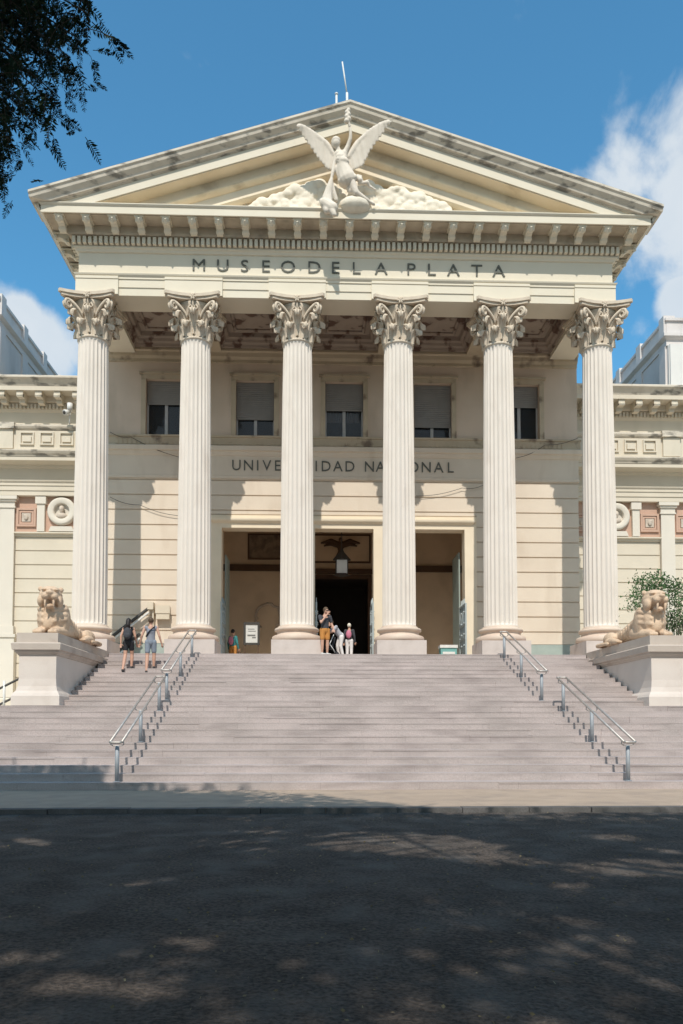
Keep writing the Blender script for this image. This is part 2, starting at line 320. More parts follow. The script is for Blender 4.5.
# blended solids: many overlapping ellipsoids and tapered capsules fused by a voxel remesh
class Sculpt:
    def __init__(s): s.mb = MB()
    def ell(s, c, r, rot=(0,0,0), n=14):
        Mx = Euler(rot).to_matrix(); vs = []; fs = []; k = n//2
        vs.append(Vector(c) + Mx @ Vector((0,0,-r[2])))
        for i in range(1, k):
            ph = -math.pi/2 + math.pi*i/k
            for j in range(n):
                t = 2*math.pi*j/n
                vs.append(Vector(c) + Mx @ Vector((r[0]*math.cos(ph)*math.cos(t), r[1]*math.cos(ph)*math.sin(t), r[2]*math.sin(ph))))
        vs.append(Vector(c) + Mx @ Vector((0,0,r[2]))); e = len(vs)-1
        for j in range(n): fs.append((0, 1+(j+1)%n, 1+j))
        for i in range(k-2):
            for j in range(n): fs.append((1+i*n+j, 1+i*n+(j+1)%n, 1+(i+1)*n+(j+1)%n, 1+(i+1)*n+j))
        b = 1+(k-2)*n
        for j in range(n): fs.append((b+j, b+(j+1)%n, e))
        s.mb.add(vs, fs); return s
    def cap(s, p0, r0, p1, r1, flat=None, n=12):      # tapered capsule with round ends; flat=(axis vector, factor)
        p0 = Vector(p0); p1 = Vector(p1); d = p1-p0; Ln = d.length; d = d.normalized() if Ln > 1e-6 else Vector((0,0,1))
        a = d.orthogonal().normalized(); b = d.cross(a); rows = []
        for i in range(1, 4):
            t = math.pi/2*i/4; rows.append((-r0*math.cos(t), r0*math.sin(t)))
        rows.append((0, r0)); rows.append((Ln, r1))
        for i in range(1, 4):
            t = math.pi/2*i/4; rows.append((Ln + r1*math.sin(t), r1*math.cos(t)))
        vs = [p0 - d*r0]; fs = []
        for u, r in rows:
            for j in range(n):
                t = 2*math.pi*j/n; vs.append(p0 + d*u + (a*math.cos(t)+b*math.sin(t))*r)
        vs.append(p1 + d*r1)
        if flat:
            ax, fct = Vector(flat[0]).normalized(), flat[1]
            vs2 = []
            for v in vs:
                t = (v-p0).dot(d); base = p0 + d*t; off = v-base; k = off.dot(ax); vs2.append(base + off - ax*k*(1-fct))
            vs = vs2
        e = len(vs)-1; m = len(rows)
        for j in range(n): fs.append((0, 1+(j+1)%n, 1+j))
        for i in range(m-1):
            for j in range(n): fs.append((1+i*n+j, 1+i*n+(j+1)%n, 1+(i+1)*n+(j+1)%n, 1+(i+1)*n+j))
        b_ = 1+(m-1)*n
        for j in range(n): fs.append((b_+j, b_+(j+1)%n, e))
        s.mb.add(vs, fs); return s
    def chain(s, pts, rs, flat=None):
        for i in range(len(pts)-1): s.cap(pts[i], rs[i], pts[i+1], rs[i+1], flat)
        return s
    def build(s, name, mt, parent=None, voxel=0.03, smooth=3):
        me = bpy.data.meshes.new('tmp'); me.from_pydata(s.mb.v, [], s.mb.f)
        t = bpy.data.objects.new('tmp', me); COL.objects.link(t)
        md = t.modifiers.new('r', 'REMESH'); md.mode = 'VOXEL'; md.voxel_size = voxel; md.use_smooth_shade = True
        if smooth:
            ms = t.modifiers.new('s', 'SMOOTH'); ms.iterations = smooth; ms.factor = 0.5
        dg = bpy.context.evaluated_depsgraph_get(); ev = t.evaluated_get(dg)
        m2 = bpy.data.meshes.new_from_object(ev); bpy.data.objects.remove(t); bpy.data.meshes.remove(me)
        m2.name = name; n = len(m2.vertices); V = np.empty(n*3); m2.vertices.foreach_get('co', V); V = V.reshape(-1,3)
        lo = V.min(0); hi = V.max(0); c = np.array([(lo[0]+hi[0])/2, (lo[1]+hi[1])/2, lo[2]])
        m2.vertices.foreach_set('co', (V-c).ravel()); m2.update()
        m2.materials.clear(); m2.materials.append(M[mt])
        m2.polygons.foreach_set('use_smooth', [True]*len(m2.polygons))
        o = bpy.data.objects.new(name, m2); COL.objects.link(o)
        return attach(o, parent, Vector(c))

# ================================================================== SETTING
H = 0.175; RUN = 0.465; Y0 = 17.6; NST = 24
PZ = NST*H                                   # portico floor 4.2
g = MB(); 
g.add([(-400,-300,-0.30),(400,-300,-0.30),(400,700,-0.30),(-400,700,-0.30)], [(0,1,2,3)])
struct('ground', g, 'earth')
def grid_sheet(x0,x1,y0,y1,z,nx,ny,amp):
    vs=[];fs=[]; rg=random.Random(3)
    for j in range(ny+1):
        for i in range(nx+1): vs.append((x0+(x1-x0)*i/nx, y0+(y1-y0)*j/ny, z+rg.uniform(-amp,amp)))
    for j in range(ny):
        for i in range(nx):
            a=j*(nx+1)+i; fs.append((a,a+1,a+nx+2,a+nx+1))
    return MB().add(vs,fs,True)
struct('road', grid_sheet(-60,60,-14,13.47,-0.085,120,30,0.008), 'road')
struct('sidewalk', MB().box(-60,60,13.72,18.6,-0.25,0.0), 'walk')
k = MB(); x = -60
rk = random.Random(5)
while x < 60:
    l = rk.uniform(1.0,1.4); k.box(x+0.006, x+l-0.006, 13.46+rk.uniform(-.012,.012), 13.72, -0.29, 0.006+rk.uniform(-.006,.006)); x += l
struct('kerb', k, 'kerb')
st = MB(); rs_ = random.Random(8)
for i in range(NST):
    ya = Y0 + i*RUN; wide = 40 if i < 12 else 8.93
    back = ya + RUN + 0.06 if i < 11 else (24.6 if i == 11 else (ya + RUN + 0.06 if i < NST-1 else 29.0))
    # blocks of slightly uneven length and set
    xx = -wide
    while xx < wide - 0.01:
        xe = min(wide, xx + rs_.uniform(1.6, 3.6)); 
        if wide - xe < 0.5: xe = wide
        jy = rs_.uniform(-.010,.010); jz = rs_.uniform(-.006,.004) if i < NST-1 else 0
        st.box(xx+.0006, xe-.0006, ya+jy, back, i*H - (0.04 if i else 0.25), (i+1)*H+jz-.045); st.box(xx+.0006, xe-.0006, ya+jy-rs_.uniform(-.002,.011), back, (i+1)*H+jz-.045, (i+1)*H+jz); xx = xe
struct('steps', st, 'step')
struct('portico_floor', MB().box(-11.1,11.1,28.32+0.70,34.6,1.0,PZ-0.002), 'plinth')
tr = MB().box(-60,-8.95,24.61,60,1.0,2.1).box(8.95,60,24.61,60,1.0,2.1)
struct('terrace', tr, 'terrace')

# ================================================================== MUSEUM
MU = thing('museum', (0, 33.9, PZ), 'cream neoclassical museum with six column portico and gable', 'museum')
part = lambda mb, name, mt, **kw: mb.build(name, mt, MU, **kw)
YW = 33.9; XE = 10.54; YF = 29.2; HW = 10.70
doors = [(-5.5,-2.65),(-1.32,1.32),(2.65,5.45)]
wins = [-8.08,-4.04,0.0,4.04,8.08]
# --- lower wall, rusticated courses round the doorways
cw = MB(); cw.box(-HW,-6.02,YW+0.05,YW+0.6,PZ,12.66); cw.box(6.02,HW,YW+0.05,YW+0.6,PZ,12.66); cw.box(-6.02,6.02,YW+0.05,YW+0.6,11.0,12.66)
z = 12.55; g = 0.06
zs = []
zs.append((12.55+g,12.659))
while z > 5.4: zs.append((z-0.68+g, z)); z -= 0.68
for a, b in zs:
    a = max(a, 5.22)
    if b > 11.0 and a < 11.0:
        cw.box(-HW,-6.0,YW,YW+0.05,a,b); cw.box(6.0,HW,YW,YW+0.05,a,b)
        if b > 11.15: cw.box(-5.99,5.99,YW,YW+0.05,11.05,b)
    elif a >= 11.0: cw.box(-HW,HW,YW,YW+0.05,a,b)
    else: cw.box(-HW,-6.0,YW,YW+0.05,a,b); cw.box(6.0,HW,YW,YW+0.05,a,b)
part(cw, 'wall', 'wall')
part(MB().box(-HW,-6.02,YW-0.03,YW+0.049,PZ,5.2),'dado','teal'); part(MB().box(6.02,HW,YW-0.03,YW+0.049,PZ,5.2),'dado','teal')

for s in (-1,1): part(MB().box(*sorted((s*HW, s*(HW-0.6))), YW+0.6, 60, 1.5, 20.0), 'side_wall', 'wall')
# --- door surrounds
ds = MB(); y1 = YW+0.62
prev = -6.0
for a, b in doors: ds.box(prev, a, YW-0.04, y1, PZ, 10.42); prev = b
ds.box(prev, 6.0, YW-0.04, y1, PZ, 10.42); ds.box(-6.0,6.0,YW-0.04,y1,10.42,11.0)
part(ds, 'door_surround', 'trim')
for a, b in doors:
    t = MB(); a_ = a-0.32; b_ = b+0.32
    t.sweep([(a_, YW+0.0), (a_, YW-0.04), (b_, YW-0.04), (b_, YW+0.0)], [(0,10.62),(0.06,10.66),(0.14,10.72),(0.16,10.78),(0.16,10.84),(0,10.87)])
    part(t, 'door_lintel', 'trim')
    t = MB().frame(a-0.001+0.0,b+0.001,PZ+0.01,10.43,0.0001,YW,YW+0.01)
# --- ledges between storeys
lg = MB(); pth = [(-HW,YW+0.3),(-HW,YW),(HW,YW),(HW,YW+0.3)]
lg.sweep(pth, [(-0.3,12.66),(0.04,12.66),(0.05,12.78),(0.02,12.8),(0.02,13.68),(0.05,13.7),(0.10,13.78),(0.12,13.86),(0.20,13.9),(0.22,14.08),(0.12,14.14),(-0.3,14.14)])
part(lg, 'storey_band', 'wall')
orn = MB(); orn.sweep(pth, [(-0.3,14.142),(0.08,14.142),(0.08,14.5),(0.13,14.52),(0.13,14.6),(-0.3,14.6)])
for i in range(102):
    cx = -10.2+i*0.2; orn.prism([(cx-0.08,14.2),(cx,14.16),(cx+0.08,14.2),(cx+0.05,14.36),(cx,14.46),(cx-0.05,14.36)], 'y', YW-0.105, YW-0.07)
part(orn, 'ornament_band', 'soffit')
# --- upper wall with window openings
uw = MB(); prev = -HW
for c in wins: uw.box(prev, c-0.87, YW, YW+0.55, 14.6, 17.18); prev = c+0.87
uw.box(prev, HW, YW, YW+0.55, 14.6, 17.18); uw.box(-HW,HW,YW,YW+0.55,17.18,20.0)
part(uw, 'upper_wall', 'wall_up')
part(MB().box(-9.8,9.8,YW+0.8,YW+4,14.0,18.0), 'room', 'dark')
for i, c in enumerate(wins):
    w = MB(); w.frame(c-1.07,c+1.07,14.602,17.38,0.21,YW-0.07,YW-0.001,bottom=False); w.box(c-1.15,c+1.15,YW-0.13,YW-0.001,17.382,17.48)
    wo = part(w, 'window', 'soffit')
    shut = [0.42,0.68,0.47,0.76,0.37][i]; zb = 17.17 - 2.5*shut
    sh = MB(); zz = 17.17
    while zz > zb: sh.box(c-0.84,c+0.84,YW+0.20,YW+0.23,zz-0.085,zz-0.008); zz -= 0.09
    sh.box(c-0.84,c+0.84,YW+0.235,YW+0.25,zb-0.02,17.17)
    sh.build('shutter','shutter',wo)
    fr = MB(); fr.frame(c-0.865,c+0.865,14.61,17.17,0.07,YW+0.30,YW+0.36); fr.box(c-0.07,c+0.07,YW+0.295,YW+0.355,14.68,17.1)
    fr.build('window_frame','frame',wo)
    pn = MB()
    for s in (-1,1): pn.box(*sorted((c+s*0.07,c+s*0.795)),YW+0.325,YW+0.335,14.68,17.1)
    pn.build('pane','glass',wo)
    if i in (2,4):
        cu_ = MB()
        spans = [(c-.78,c-.1),(c+.12,c+.7)] if i == 2 else [(c-.8,c-.15)]
        for a_, b_ in spans:
            n_ = 16; top = [(a_+(b_-a_)*k/n_, YW+.42+.03*math.sin(k*1.9), 17.1) for k in range(n_+1)]
            cu_.add(top+[(x_,y_,14.75 if i==4 else 15.45) for x_,y_,_ in top], [(k,k+1,n_+2+k,n_+1+k) for k in range(n_)])
        cu_.build('curtain','cwhite',wo)
# --- wall head moulding under the ceiling
wm = MB(); wm.sweep([(-HW,YW),(HW,YW)],[(0,17.95),(0.06,17.97),(0.06,18.1),(0.16,18.2),(0.2,18.36),(0.3,18.4),(0.3,18.5),(0,18.5)])
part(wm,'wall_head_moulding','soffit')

# --- portico ceiling: beams and coffers
colx = [-10.1,-6.06,-2.02,2.02,6.06,10.1]
ZA = 18.30
bm_ = MB()
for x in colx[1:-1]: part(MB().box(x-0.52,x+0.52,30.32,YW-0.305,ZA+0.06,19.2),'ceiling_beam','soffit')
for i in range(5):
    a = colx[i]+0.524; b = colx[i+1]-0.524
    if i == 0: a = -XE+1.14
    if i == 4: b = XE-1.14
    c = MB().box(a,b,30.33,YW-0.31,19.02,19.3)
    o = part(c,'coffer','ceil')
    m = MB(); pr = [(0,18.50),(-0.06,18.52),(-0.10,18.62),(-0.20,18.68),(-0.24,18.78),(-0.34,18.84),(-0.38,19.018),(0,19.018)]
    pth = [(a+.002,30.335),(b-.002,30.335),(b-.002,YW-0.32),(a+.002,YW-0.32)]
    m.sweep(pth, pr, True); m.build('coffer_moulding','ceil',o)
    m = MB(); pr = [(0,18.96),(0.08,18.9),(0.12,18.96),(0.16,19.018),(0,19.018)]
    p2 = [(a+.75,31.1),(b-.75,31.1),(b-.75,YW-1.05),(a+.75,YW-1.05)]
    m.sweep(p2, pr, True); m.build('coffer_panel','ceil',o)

# --- entablature
UPTH = [(-XE,58),(-XE,YF),(XE,YF),(XE,58)]
ar = MB(); ar.sweep(UPTH, [(-1.14,ZA),(0,ZA),(0,ZA+.30),(0.035,ZA+.31),(0.035,ZA+.62),(0.07,ZA+.63),(0.07,ZA+.69),(0.13,ZA+.76),(0.15,ZA+.81),(0,ZA+.83),(-1.14,ZA+.83)])
part(ar,'architrave','ent')
for x in colx:
    xa = max(x-1.12,-XE-0.08); xb = min(x+1.12,XE+0.08)
    b = MB().box(xa,xb,YF-0.115,YF-0.002,ZA+0.0,ZA+.60).box(xa,xb,YF-0.14,YF-0.06,ZA+.602,ZA+.70)
    part(b,'architrave_block','ent')
fz = MB(); fz.sweep(UPTH, [(-0.6,19.132),(0,19.132),(0,19.98),(0.06,20.0),(0.10,20.08),(0.16,20.12),(0.16,20.17),(-0.6,20.17)])
part(fz,'frieze','ent')
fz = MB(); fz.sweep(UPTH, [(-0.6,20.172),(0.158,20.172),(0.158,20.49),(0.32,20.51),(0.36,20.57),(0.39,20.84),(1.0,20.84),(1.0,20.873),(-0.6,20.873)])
part(fz,'cornice_bed','soffit_shade')
de = MB()
for i in range(104): 
    cx = -10.66+0.207*i; de.box(cx-0.062,cx+0.062,YF-0.31,YF-0.155,20.20,20.47)
for s in (-1,1):
    for i in range(70): 
        cy = YF+0.1+0.207*i; de.box(*sorted((s*(XE+0.155),s*(XE+0.31))),cy-0.062,cy+0.062,20.20,20.47)
part(de,'dentil_course','ent')
co = MB(); co.sweep(UPTH, [(-0.6,20.875),(1.02,20.875),(1.04,20.84),(1.10,20.84),(1.10,21.10),(1.14,21.13),(1.17,21.17),(1.17,21.20),(-0.6,21.26)])
part(co,'cornice','ent')
ss = MB(); prs = [(1.102,20.86),(1.15,20.92),(1.22,20.98),(1.38,21.20),(1.42,21.32),(1.42,21.44),(0.2,21.84),(0.2,21.28),(1.172,21.28),(1.172,21.12)]
ss.sweep([(-XE,58),(-XE,28.1)],prs); part(ss,'side_gutter','sima'); ss = MB(); ss.sweep([(XE,28.1),(XE,58)],prs)
part(ss,'side_gutter','sima')
def modillion():
    m = MB(); pr = [(0.40,20.98),(1.00,20.98),(1.02,20.90),(0.98,20.80),(0.88,20.74),(0.76,20.75),(0.64,20.70),(0.58,20.60),(0.50,20.54),(0.40,20.54)]
    m.prism([(-o,z-20.54) for o,z in pr],'x',-0.14,0.14)
    m.box(-0.2,0.2,-1.03,-0.41,0.375,0.438)
    m.tube([(-0.165,-0.90,0.27),(0.165,-0.90,0.27)],0.075,8); m.tube([(-0.165,-0.52,0.1),(0.165,-0.52,0.1)],0.06,8)
    m.add([(-.07,-1.01,.34),(.07,-1.01,.34),(.05,-.9,.14),(-.05,-.9,.14),(0,-1.06,.26)],[(0,1,4),(1,2,4),(2,3,4),(3,0,4)])
    return m
mo = modillion().build('modillion','ent',None,recenter=False); first = True
for i in range(23):
    o = mo if first else mo.copy()
    if not first: COL.objects.link(o)
    first = False
    attach(o, MU, Vector((-11+i*1.0, YF, 20.47))); o.scale = (.88,1,.86)
for s in (-1,1):
    for i in range(12):
        o = mo.copy(); COL.objects.link(o); attach(o, MU, Vector((s*XE, YF+0.15+i*1.0, 20.41))); o.rotation_euler = (0,0,s*math.pi/2)

# --- pediment
ZL = (25.22, 0.318)
ra = MB(); ra.rake([(27.72,0.0),(27.72,-0.08),(27.77,-0.12),(27.80,-0.24),(27.93,-0.37),(27.96,-0.46),(28.06,-0.49),(28.06,-0.52),(29.2,-0.52),(29.2,0.03)], ZL, 11.98, 21.19)
part(ra,'raking_gutter','sima')
rb = MB(); rb.rake([(28.10,-0.522),(28.10,-0.90),(28.14,-0.90),(28.14,-0.87),(28.5,-0.87),(28.5,-0.522)], ZL, 11.6, 21.20)
part(rb,'raking_cornice','ent')
rb = MB(); rb.rake([(28.501,-0.522),(28.501,-0.872),(28.142,-0.872),(28.142,-0.93),(28.72,-0.93),(28.72,-0.522)], ZL, 11.5, 21.20)
part(rb,'raking_soffit','tympb')
for pr_, mt_, nm_ in (([(28.721,-0.580),(28.70,-0.932),(28.70,-1.280),(29.0,-1.280),(29.0,-0.580)],'tymp','raking_band'),
                 ([(28.66,-1.282),(28.60,-1.320),(28.60,-1.380),(28.66,-1.440),(28.76,-1.500),(29.0,-1.500),(29.0,-1.282)],'tympb','raking_moulding'),
                 ([(28.80,-1.502),(28.80,-1.860),(29.0,-1.860),(29.0,-1.502)],'tymp','raking_band'),
                 ([(28.74,-1.862),(28.69,-1.900),(28.69,-1.950),(28.76,-2.010),(28.86,-2.060),(29.0,-2.060),(29.0,-1.862)],'tympb','raking_moulding')):
    q = MB(); q.rake(pr_, ZL, 11.3, 21.20); part(q, nm_, mt_)
tym = MB().prism([(-11.4,21.20),(11.4,21.20),(0,24.8)],'y',28.95,29.4)
part(tym,'tympanum','tymp')
rf = MB(); 
for s in (-1,1):
    xx = [0,s*12.0]; zz = [25.26,25.26-0.318*12]
    rf.prism([(0,zz[0]),(s*12.0,zz[1]),(s*12.0,zz[1]-0.12),(0,zz[0]-0.12)],'y',27.76,58)
part(rf,'roof','roof')
# small shells stuck in the tympanum: iron rosettes
for (px,py) in [(280,183),(295,178),(318,170),(380,180),(400,186),(420,192),(437,200),(463,204),(245,203),(262,195),(230,208)]:
    p = at(px,py,28.93); q = MB()
    for a in range(6):
        t = a*math.pi/3; q.ellip = None
        q.prism([(p.x,p.z),(p.x+.13*math.cos(t-.3),p.z+.13*math.sin(t-.3)),(p.x+.17*math.cos(t),p.z+.17*math.sin(t)),(p.x+.13*math.cos(t+.3),p.z+.13*math.sin(t+.3))],'y',28.87+0.002*a,28.949)
    part(q,'rosette','soffit')
# antennas
r0 = at(347.5,100,29.6); r1 = at(347,93,29.6); r2 = at(342.3,62,29.6)
an = MB().tube([(r0.x,29.6,24.9),tuple(r1)],0.05).tube([tuple(r1-Vector((0,0,.05))),tuple(r2)],0.030)
tag(an.build('lightning_rod','whitem'),'white rod leaning left on the tip of the gable','lightning rod')
r3 = at(336.5,95,29.5)
an = MB().tube([(r3.x,29.5,24.9),tuple(r3)],0.045).lathe([(0.06,r3.z),(0.07,r3.z+.06),(0.03,r3.z+.1)],10,(r3.x,29.5,0))
tag(an.build('vent_pipe','whitem'),'short white pipe left of the rod on the gable','pipe')

# --- inscriptions
def inscription(text, xs, z0, h, y, name, depth=0.035, sx=1.0):
    for ch, x in zip(text, xs):
        mb = MB()
        cu = bpy.data.curves.new('t','FONT'); cu.body = ch; cu.size = 1; cu.extrude = 0; cu.align_x = 'CENTER'; cu.resolution_u = 3; cu.offset = -0.004
        t = bpy.data.objects.new('t', cu); COL.objects.link(t)
        me = bpy.data.meshes.new_from_object(t.evaluated_get(bpy.context.evaluated_depsgraph_get()))
        vs = [v.co.copy() for v in me.vertices]
        zmax = 0.729; fs = [tuple(p.vertices) for p in me.polygons]
        k = h/zmax; cx = (min(v.x for v in vs)+max(v.x for v in vs))/2
        n = len(vs); fr = [(x+(v.x-cx)*k*sx, y-depth, z0+v.y*k) for v in vs]; bk = [(a, y+0.0, c) for a,b,c in fr]
        ec = {}
        for f in fs:
            for i in range(len(f)):
                e = (f[i], f[(i+1)%len(f)]); ec[tuple(sorted(e))] = ec.get(tuple(sorted(e)),0)+1
        sides = [(a,b,b+n,a+n) for (a,b),c in ec.items() if c==1]
        mb.add(fr+bk, fs+[tuple(i+n for i in reversed(f)) for f in fs]+sides)
        bpy.data.objects.remove(t); bpy.data.curves.remove(cu); bpy.data.meshes.remove(me)
        part(mb, name, 'letter')
zx = [38,86,130,173,217,270,313,355,404,465,506,549,596,640]
inscription('MUSEODELAPLATA', [at(180+a/2.009,268,YF).x for a in zx], 19.34, 0.50, YF-0.003, 'letter', sx=1.12)
xs = [at(220+a/2.732,466,YW).x for a in (45,78,103,128,158)]
xs += [-2.6,-2.0]+[at(220+a/2.732,466,YW).x for a in (263,290,322,355)]+[at(220+a/2.732,466,YW).x for a in (408,438)]+[2.0,2.55,3.0]+[at(220+a/2.732,466,YW).x for a in (563,597,630)]
st_ = 'UNIVERSIDAD'+'NACIONAL'
xs = [at(220+a/2.732,466,YW).x for a in (45,78,103,128,158,190,222,263,290,322,355, 408,438,470,496,528,563,597,630)]
inscription(st_, xs, 13.04, 0.50, YW-0.023, 'letter', sx=0.95)

# --- columns
def shaft():
    m = MB(); nf = 24; seg = 6; rows = []
    zb, zt = 5.42, 16.66
    for j in range(22):
        t = j/21; rows.append(zb + (zt-zb)*t)
    rows = [zb, zb+0.03, zb+0.10, zb+0.18] + rows[1:-1] + [zt-0.18, zt-0.10, zt-0.03, zt]
    rows = sorted(set(rows)); vs = []; fs = []; n = nf*seg
    for z in rows:
        t = (z-zb)/(zt-zb); r = 0.665 - 0.095*(t**1.6)
        fd = min(1.0, max(0.0, (z-zb-0.03)/0.12))*min(1.0, max(0.0, (zt-0.03-z)/0.12)); fd = math.sqrt(fd)
        for k in range(nf):
            for i in range(seg):
                u = i/seg; dpt = 0 if i == 0 else math.sin(math.pi*(u-0.08)/0.92)**0.7 if u > 0.08 else 0
                a = 2*math.pi*(k+u)/nf; rr = r - 0.055*fd*dpt; vs.append((rr*math.cos(a), rr*math.sin(a), z))
    for j in range(len(rows)-1):
        for k in range(n): fs.append((j*n+k, j*n+(k+1)%n, (j+1)*n+(k+1)%n, (j+1)*n+k))
    fs.append(tuple(reversed(range(n)))); fs.append(tuple((len(rows)-1)*n+k for k in range(n)))
    m.add(vs, fs, False); return m
colo = shaft().build('column','column',None,recenter=False)
pl = MB().box(-0.95,0.95,-0.95,0.95,PZ-0.004,4.80); pl.build('plinth','plinth',colo,recenter=False)
bs = MB().lathe([(0.93,4.802),(0.97,4.83),(0.985,4.90),(0.97,4.99),(0.92,5.03),(0.85,5.04),(0.80,5.07),(0.77,5.13),(0.78,5.18),(0.83,5.20),(0.87,5.23),(0.875,5.29),(0.84,5.33),(0.76,5.34),(0.735,5.37),(0.735,5.40),(0.68,5.43)],40)
bs.build('base','base',colo,recenter=False)
# Corinthian capital (z 16.66 .. 18.30)
cp = MB(); Z0 = 16.62
cp.lathe([(0.57,Z0),(0.63,Z0+0.03),(0.645,Z0+0.07),(0.63,Z0+0.11),(0.57,Z0+0.14),(0.56,Z0+0.3),(0.58,Z0+0.7),(0.64,Z0+1.0),(0.74,Z0+1.28),(0.84,Z0+1.42),(0.6,Z0+1.44)],32)
def leaf(m, ang, z0, h, w, r0, r1, curl):
    nu, nv = 12, 12; vs = []; fs = []
    for back in (0,1):
        for j in range(nv+1):
            v = j/nv
            if v < 0.72:
                q = v/0.72; out = r0 + (r1-r0)*q**2.2; zz = z0 + h*q
            else:
                q = (v-0.72)/0.28; a = q*math.pi*0.95; out = r1 + curl*math.sin(a*0.62)*1.25; zz = z0 + h + curl*0.55*math.sin(a) - curl*0.75*q**2
            wid = w*(0.80+0.32*math.sin(min(v,0.9)*math.pi*0.8))*(1-max(0,(v-0.62)/0.38)**1.8*0.72)
            for i in range(nu+1):
                u = -1+2*i/nu; lob = 1 + 0.13*math.cos(v*math.pi*9)*abs(u)
                rib = 0.035*math.cos(u*math.pi*3)*(1-v*0.3) + 0.045*math.exp(-(u*5)**2) - 0.08*abs(u)**2*(0.4+v)
                rr = out + rib - 0.05*back; a_ = ang + u*wid*lob/rr
                vs.append((rr*math.cos(a_), rr*math.sin(a_), zz - 0.02*back))
    n = (nu+1)*(nv+1)
    for j in range(nv):
        for i in range(nu):
            a = j*(nu+1)+i; fs.append((a,a+1,a+nu+2,a+nu+1)); fs.append((a+n,a+nu+1+n,a+nu+2+n,a+1+n))
    for j in range(nv):
        a = j*(nu+1); fs.append((a,a+nu+1,a+nu+1+n,a+n)); b = a+nu; fs.append((b,b+n,b+nu+1+n,b+nu+1))
    for i in range(nu): a = nv*(nu+1)+i; fs.append((a,a+1,a+1+n,a+n))
    m.add(vs, fs, True)
for k in range(8): leaf(cp, k*math.pi/4+math.pi/8, Z0+0.12, 0.44, 0.235, 0.61, 0.74, 0.20)
for k in range(8): leaf(cp, k*math.pi/4, Z0+0.20, 0.78, 0.20, 0.60, 0.82, 0.23)
capo = cp.build('capital','capital',colo,recenter=False)
vo = MB()
for k in range(4):
    a0 = math.pi/4 + k*math.pi/2
    for s in (-1,1):
        a1 = a0 + s*0.42; pts = []; rs = []
        p0 = Vector((0.68*math.cos(a1),0.68*math.sin(a1),Z0+0.78)); 
        for j in range(9):
            t = j/8; an_ = a1*(1-t)+(a0+s*0.055)*t; rr = 0.68+(1.14-0.68)*t**1.25; pts.append(Vector((rr*math.cos(an_),rr*math.sin(an_),Z0+0.78+0.60*t**0.75))); rs.append(0.035+0.03*t)
        c = Vector((1.14*math.cos(a0+s*0.055),1.14*math.sin(a0+s*0.055),Z0+1.20)); e = Vector((math.cos(a0),math.sin(a0),0))
        for j in range(1,15):
            t = j/14; th = math.pi/2 - t*math.pi*3.1; q = 0.185*(1-t*0.75); pts.append(c + e*(q*math.cos(th)) + Vector((0,0,q*math.sin(th)))); rs.append(0.062-0.03*t)
        vo.tube(pts, rs, 7)
        # inner scroll turning to the face centre
        af = a0 + s*math.pi/4; pts = []; rs = []
        for j in range(7):
            t = j/6; an_ = a1 + (af - s*0.16 - a1)*t; rr = 0.70+0.12*t; pts.append(Vector((rr*math.cos(an_),rr*math.sin(an_),Z0+0.86+0.42*t**0.8))); rs.append(0.035)
        tv = Vector((-math.sin(af),math.cos(af),0))*s; c = pts[-1] - Vector((0,0,0.1)) 
        for j in range(1,10):
            t = j/9; th = math.pi/2 - t*math.pi*2.2; q = 0.10*(1-t*0.7); pts.append(c + tv*(-q*math.cos(th))*-1 + Vector((0,0,q*math.sin(th)))); rs.append(0.036-0.014*t)
        vo.tube(pts, rs, 6)
vo.build('volute','capital',colo,recenter=False)
ab = MB(); 
def abac(hc, hm, ch):
    pts = []
    for k in range(4):
        a = k*math.pi/2; cN = Matrix.Rotation(a,2)
        for j in range(9):
            t = -1+2*j/8; x_ = t*(hc-ch*0.5); y_ = -(hm + (hc-hm)*t*t)
            v = cN @ Vector((x_,y_)); pts.append((v.x,v.y))
    return pts
ab.prism(abac(1.06,0.84,0.16),'z',Z0+1.46,Z0+1.56); ab.prism(abac(1.13,0.91,0.16),'z',Z0+1.562,18.299)
ab.build('abacus','capital',colo,recenter=False)
for k in range(4):
    fl = MB(); a = k*math.pi/2; c = Vector((0.93*math.cos(a),0.93*math.sin(a),Z0+1.52)); tv = Vector((-math.sin(a),math.cos(a),0)); e = Vector((math.cos(a),math.sin(a),0))
    for p in range(6):
        t = p*math.pi/3; d = tv*math.cos(t)+Vector((0,0,math.sin(t)))
        fl.tube([c-e*.05, c+d*0.06+e*0.04, c+d*0.15+e*0.02],[0.03,0.05,0.02],6)
    fl.tube([c,c+e*0.09],[0.05,0.03],8)
    # tall tongue below the flower
    fl.tube([Vector((0.72*math.cos(a),0.72*math.sin(a),Z0+0.95)),Vector((0.86*math.cos(a),0.86*math.sin(a),Z0+1.25)),c],[0.03,0.04,0.03],6)
    fl.build('fleuron','capital',colo,recenter=False)
for ch in colo.children:
    if ch.name.split('.')[0] in ('capital','volute','abacus','fleuron'): ch.scale = (.955,.955,1)
for i, x in enumerate(colx):
    o = colo if i == 0 else copy_tree(colo)
    attach(o, MU, Vector((x, 29.8, 0)))
    o.rotation_euler = (0,0,0)

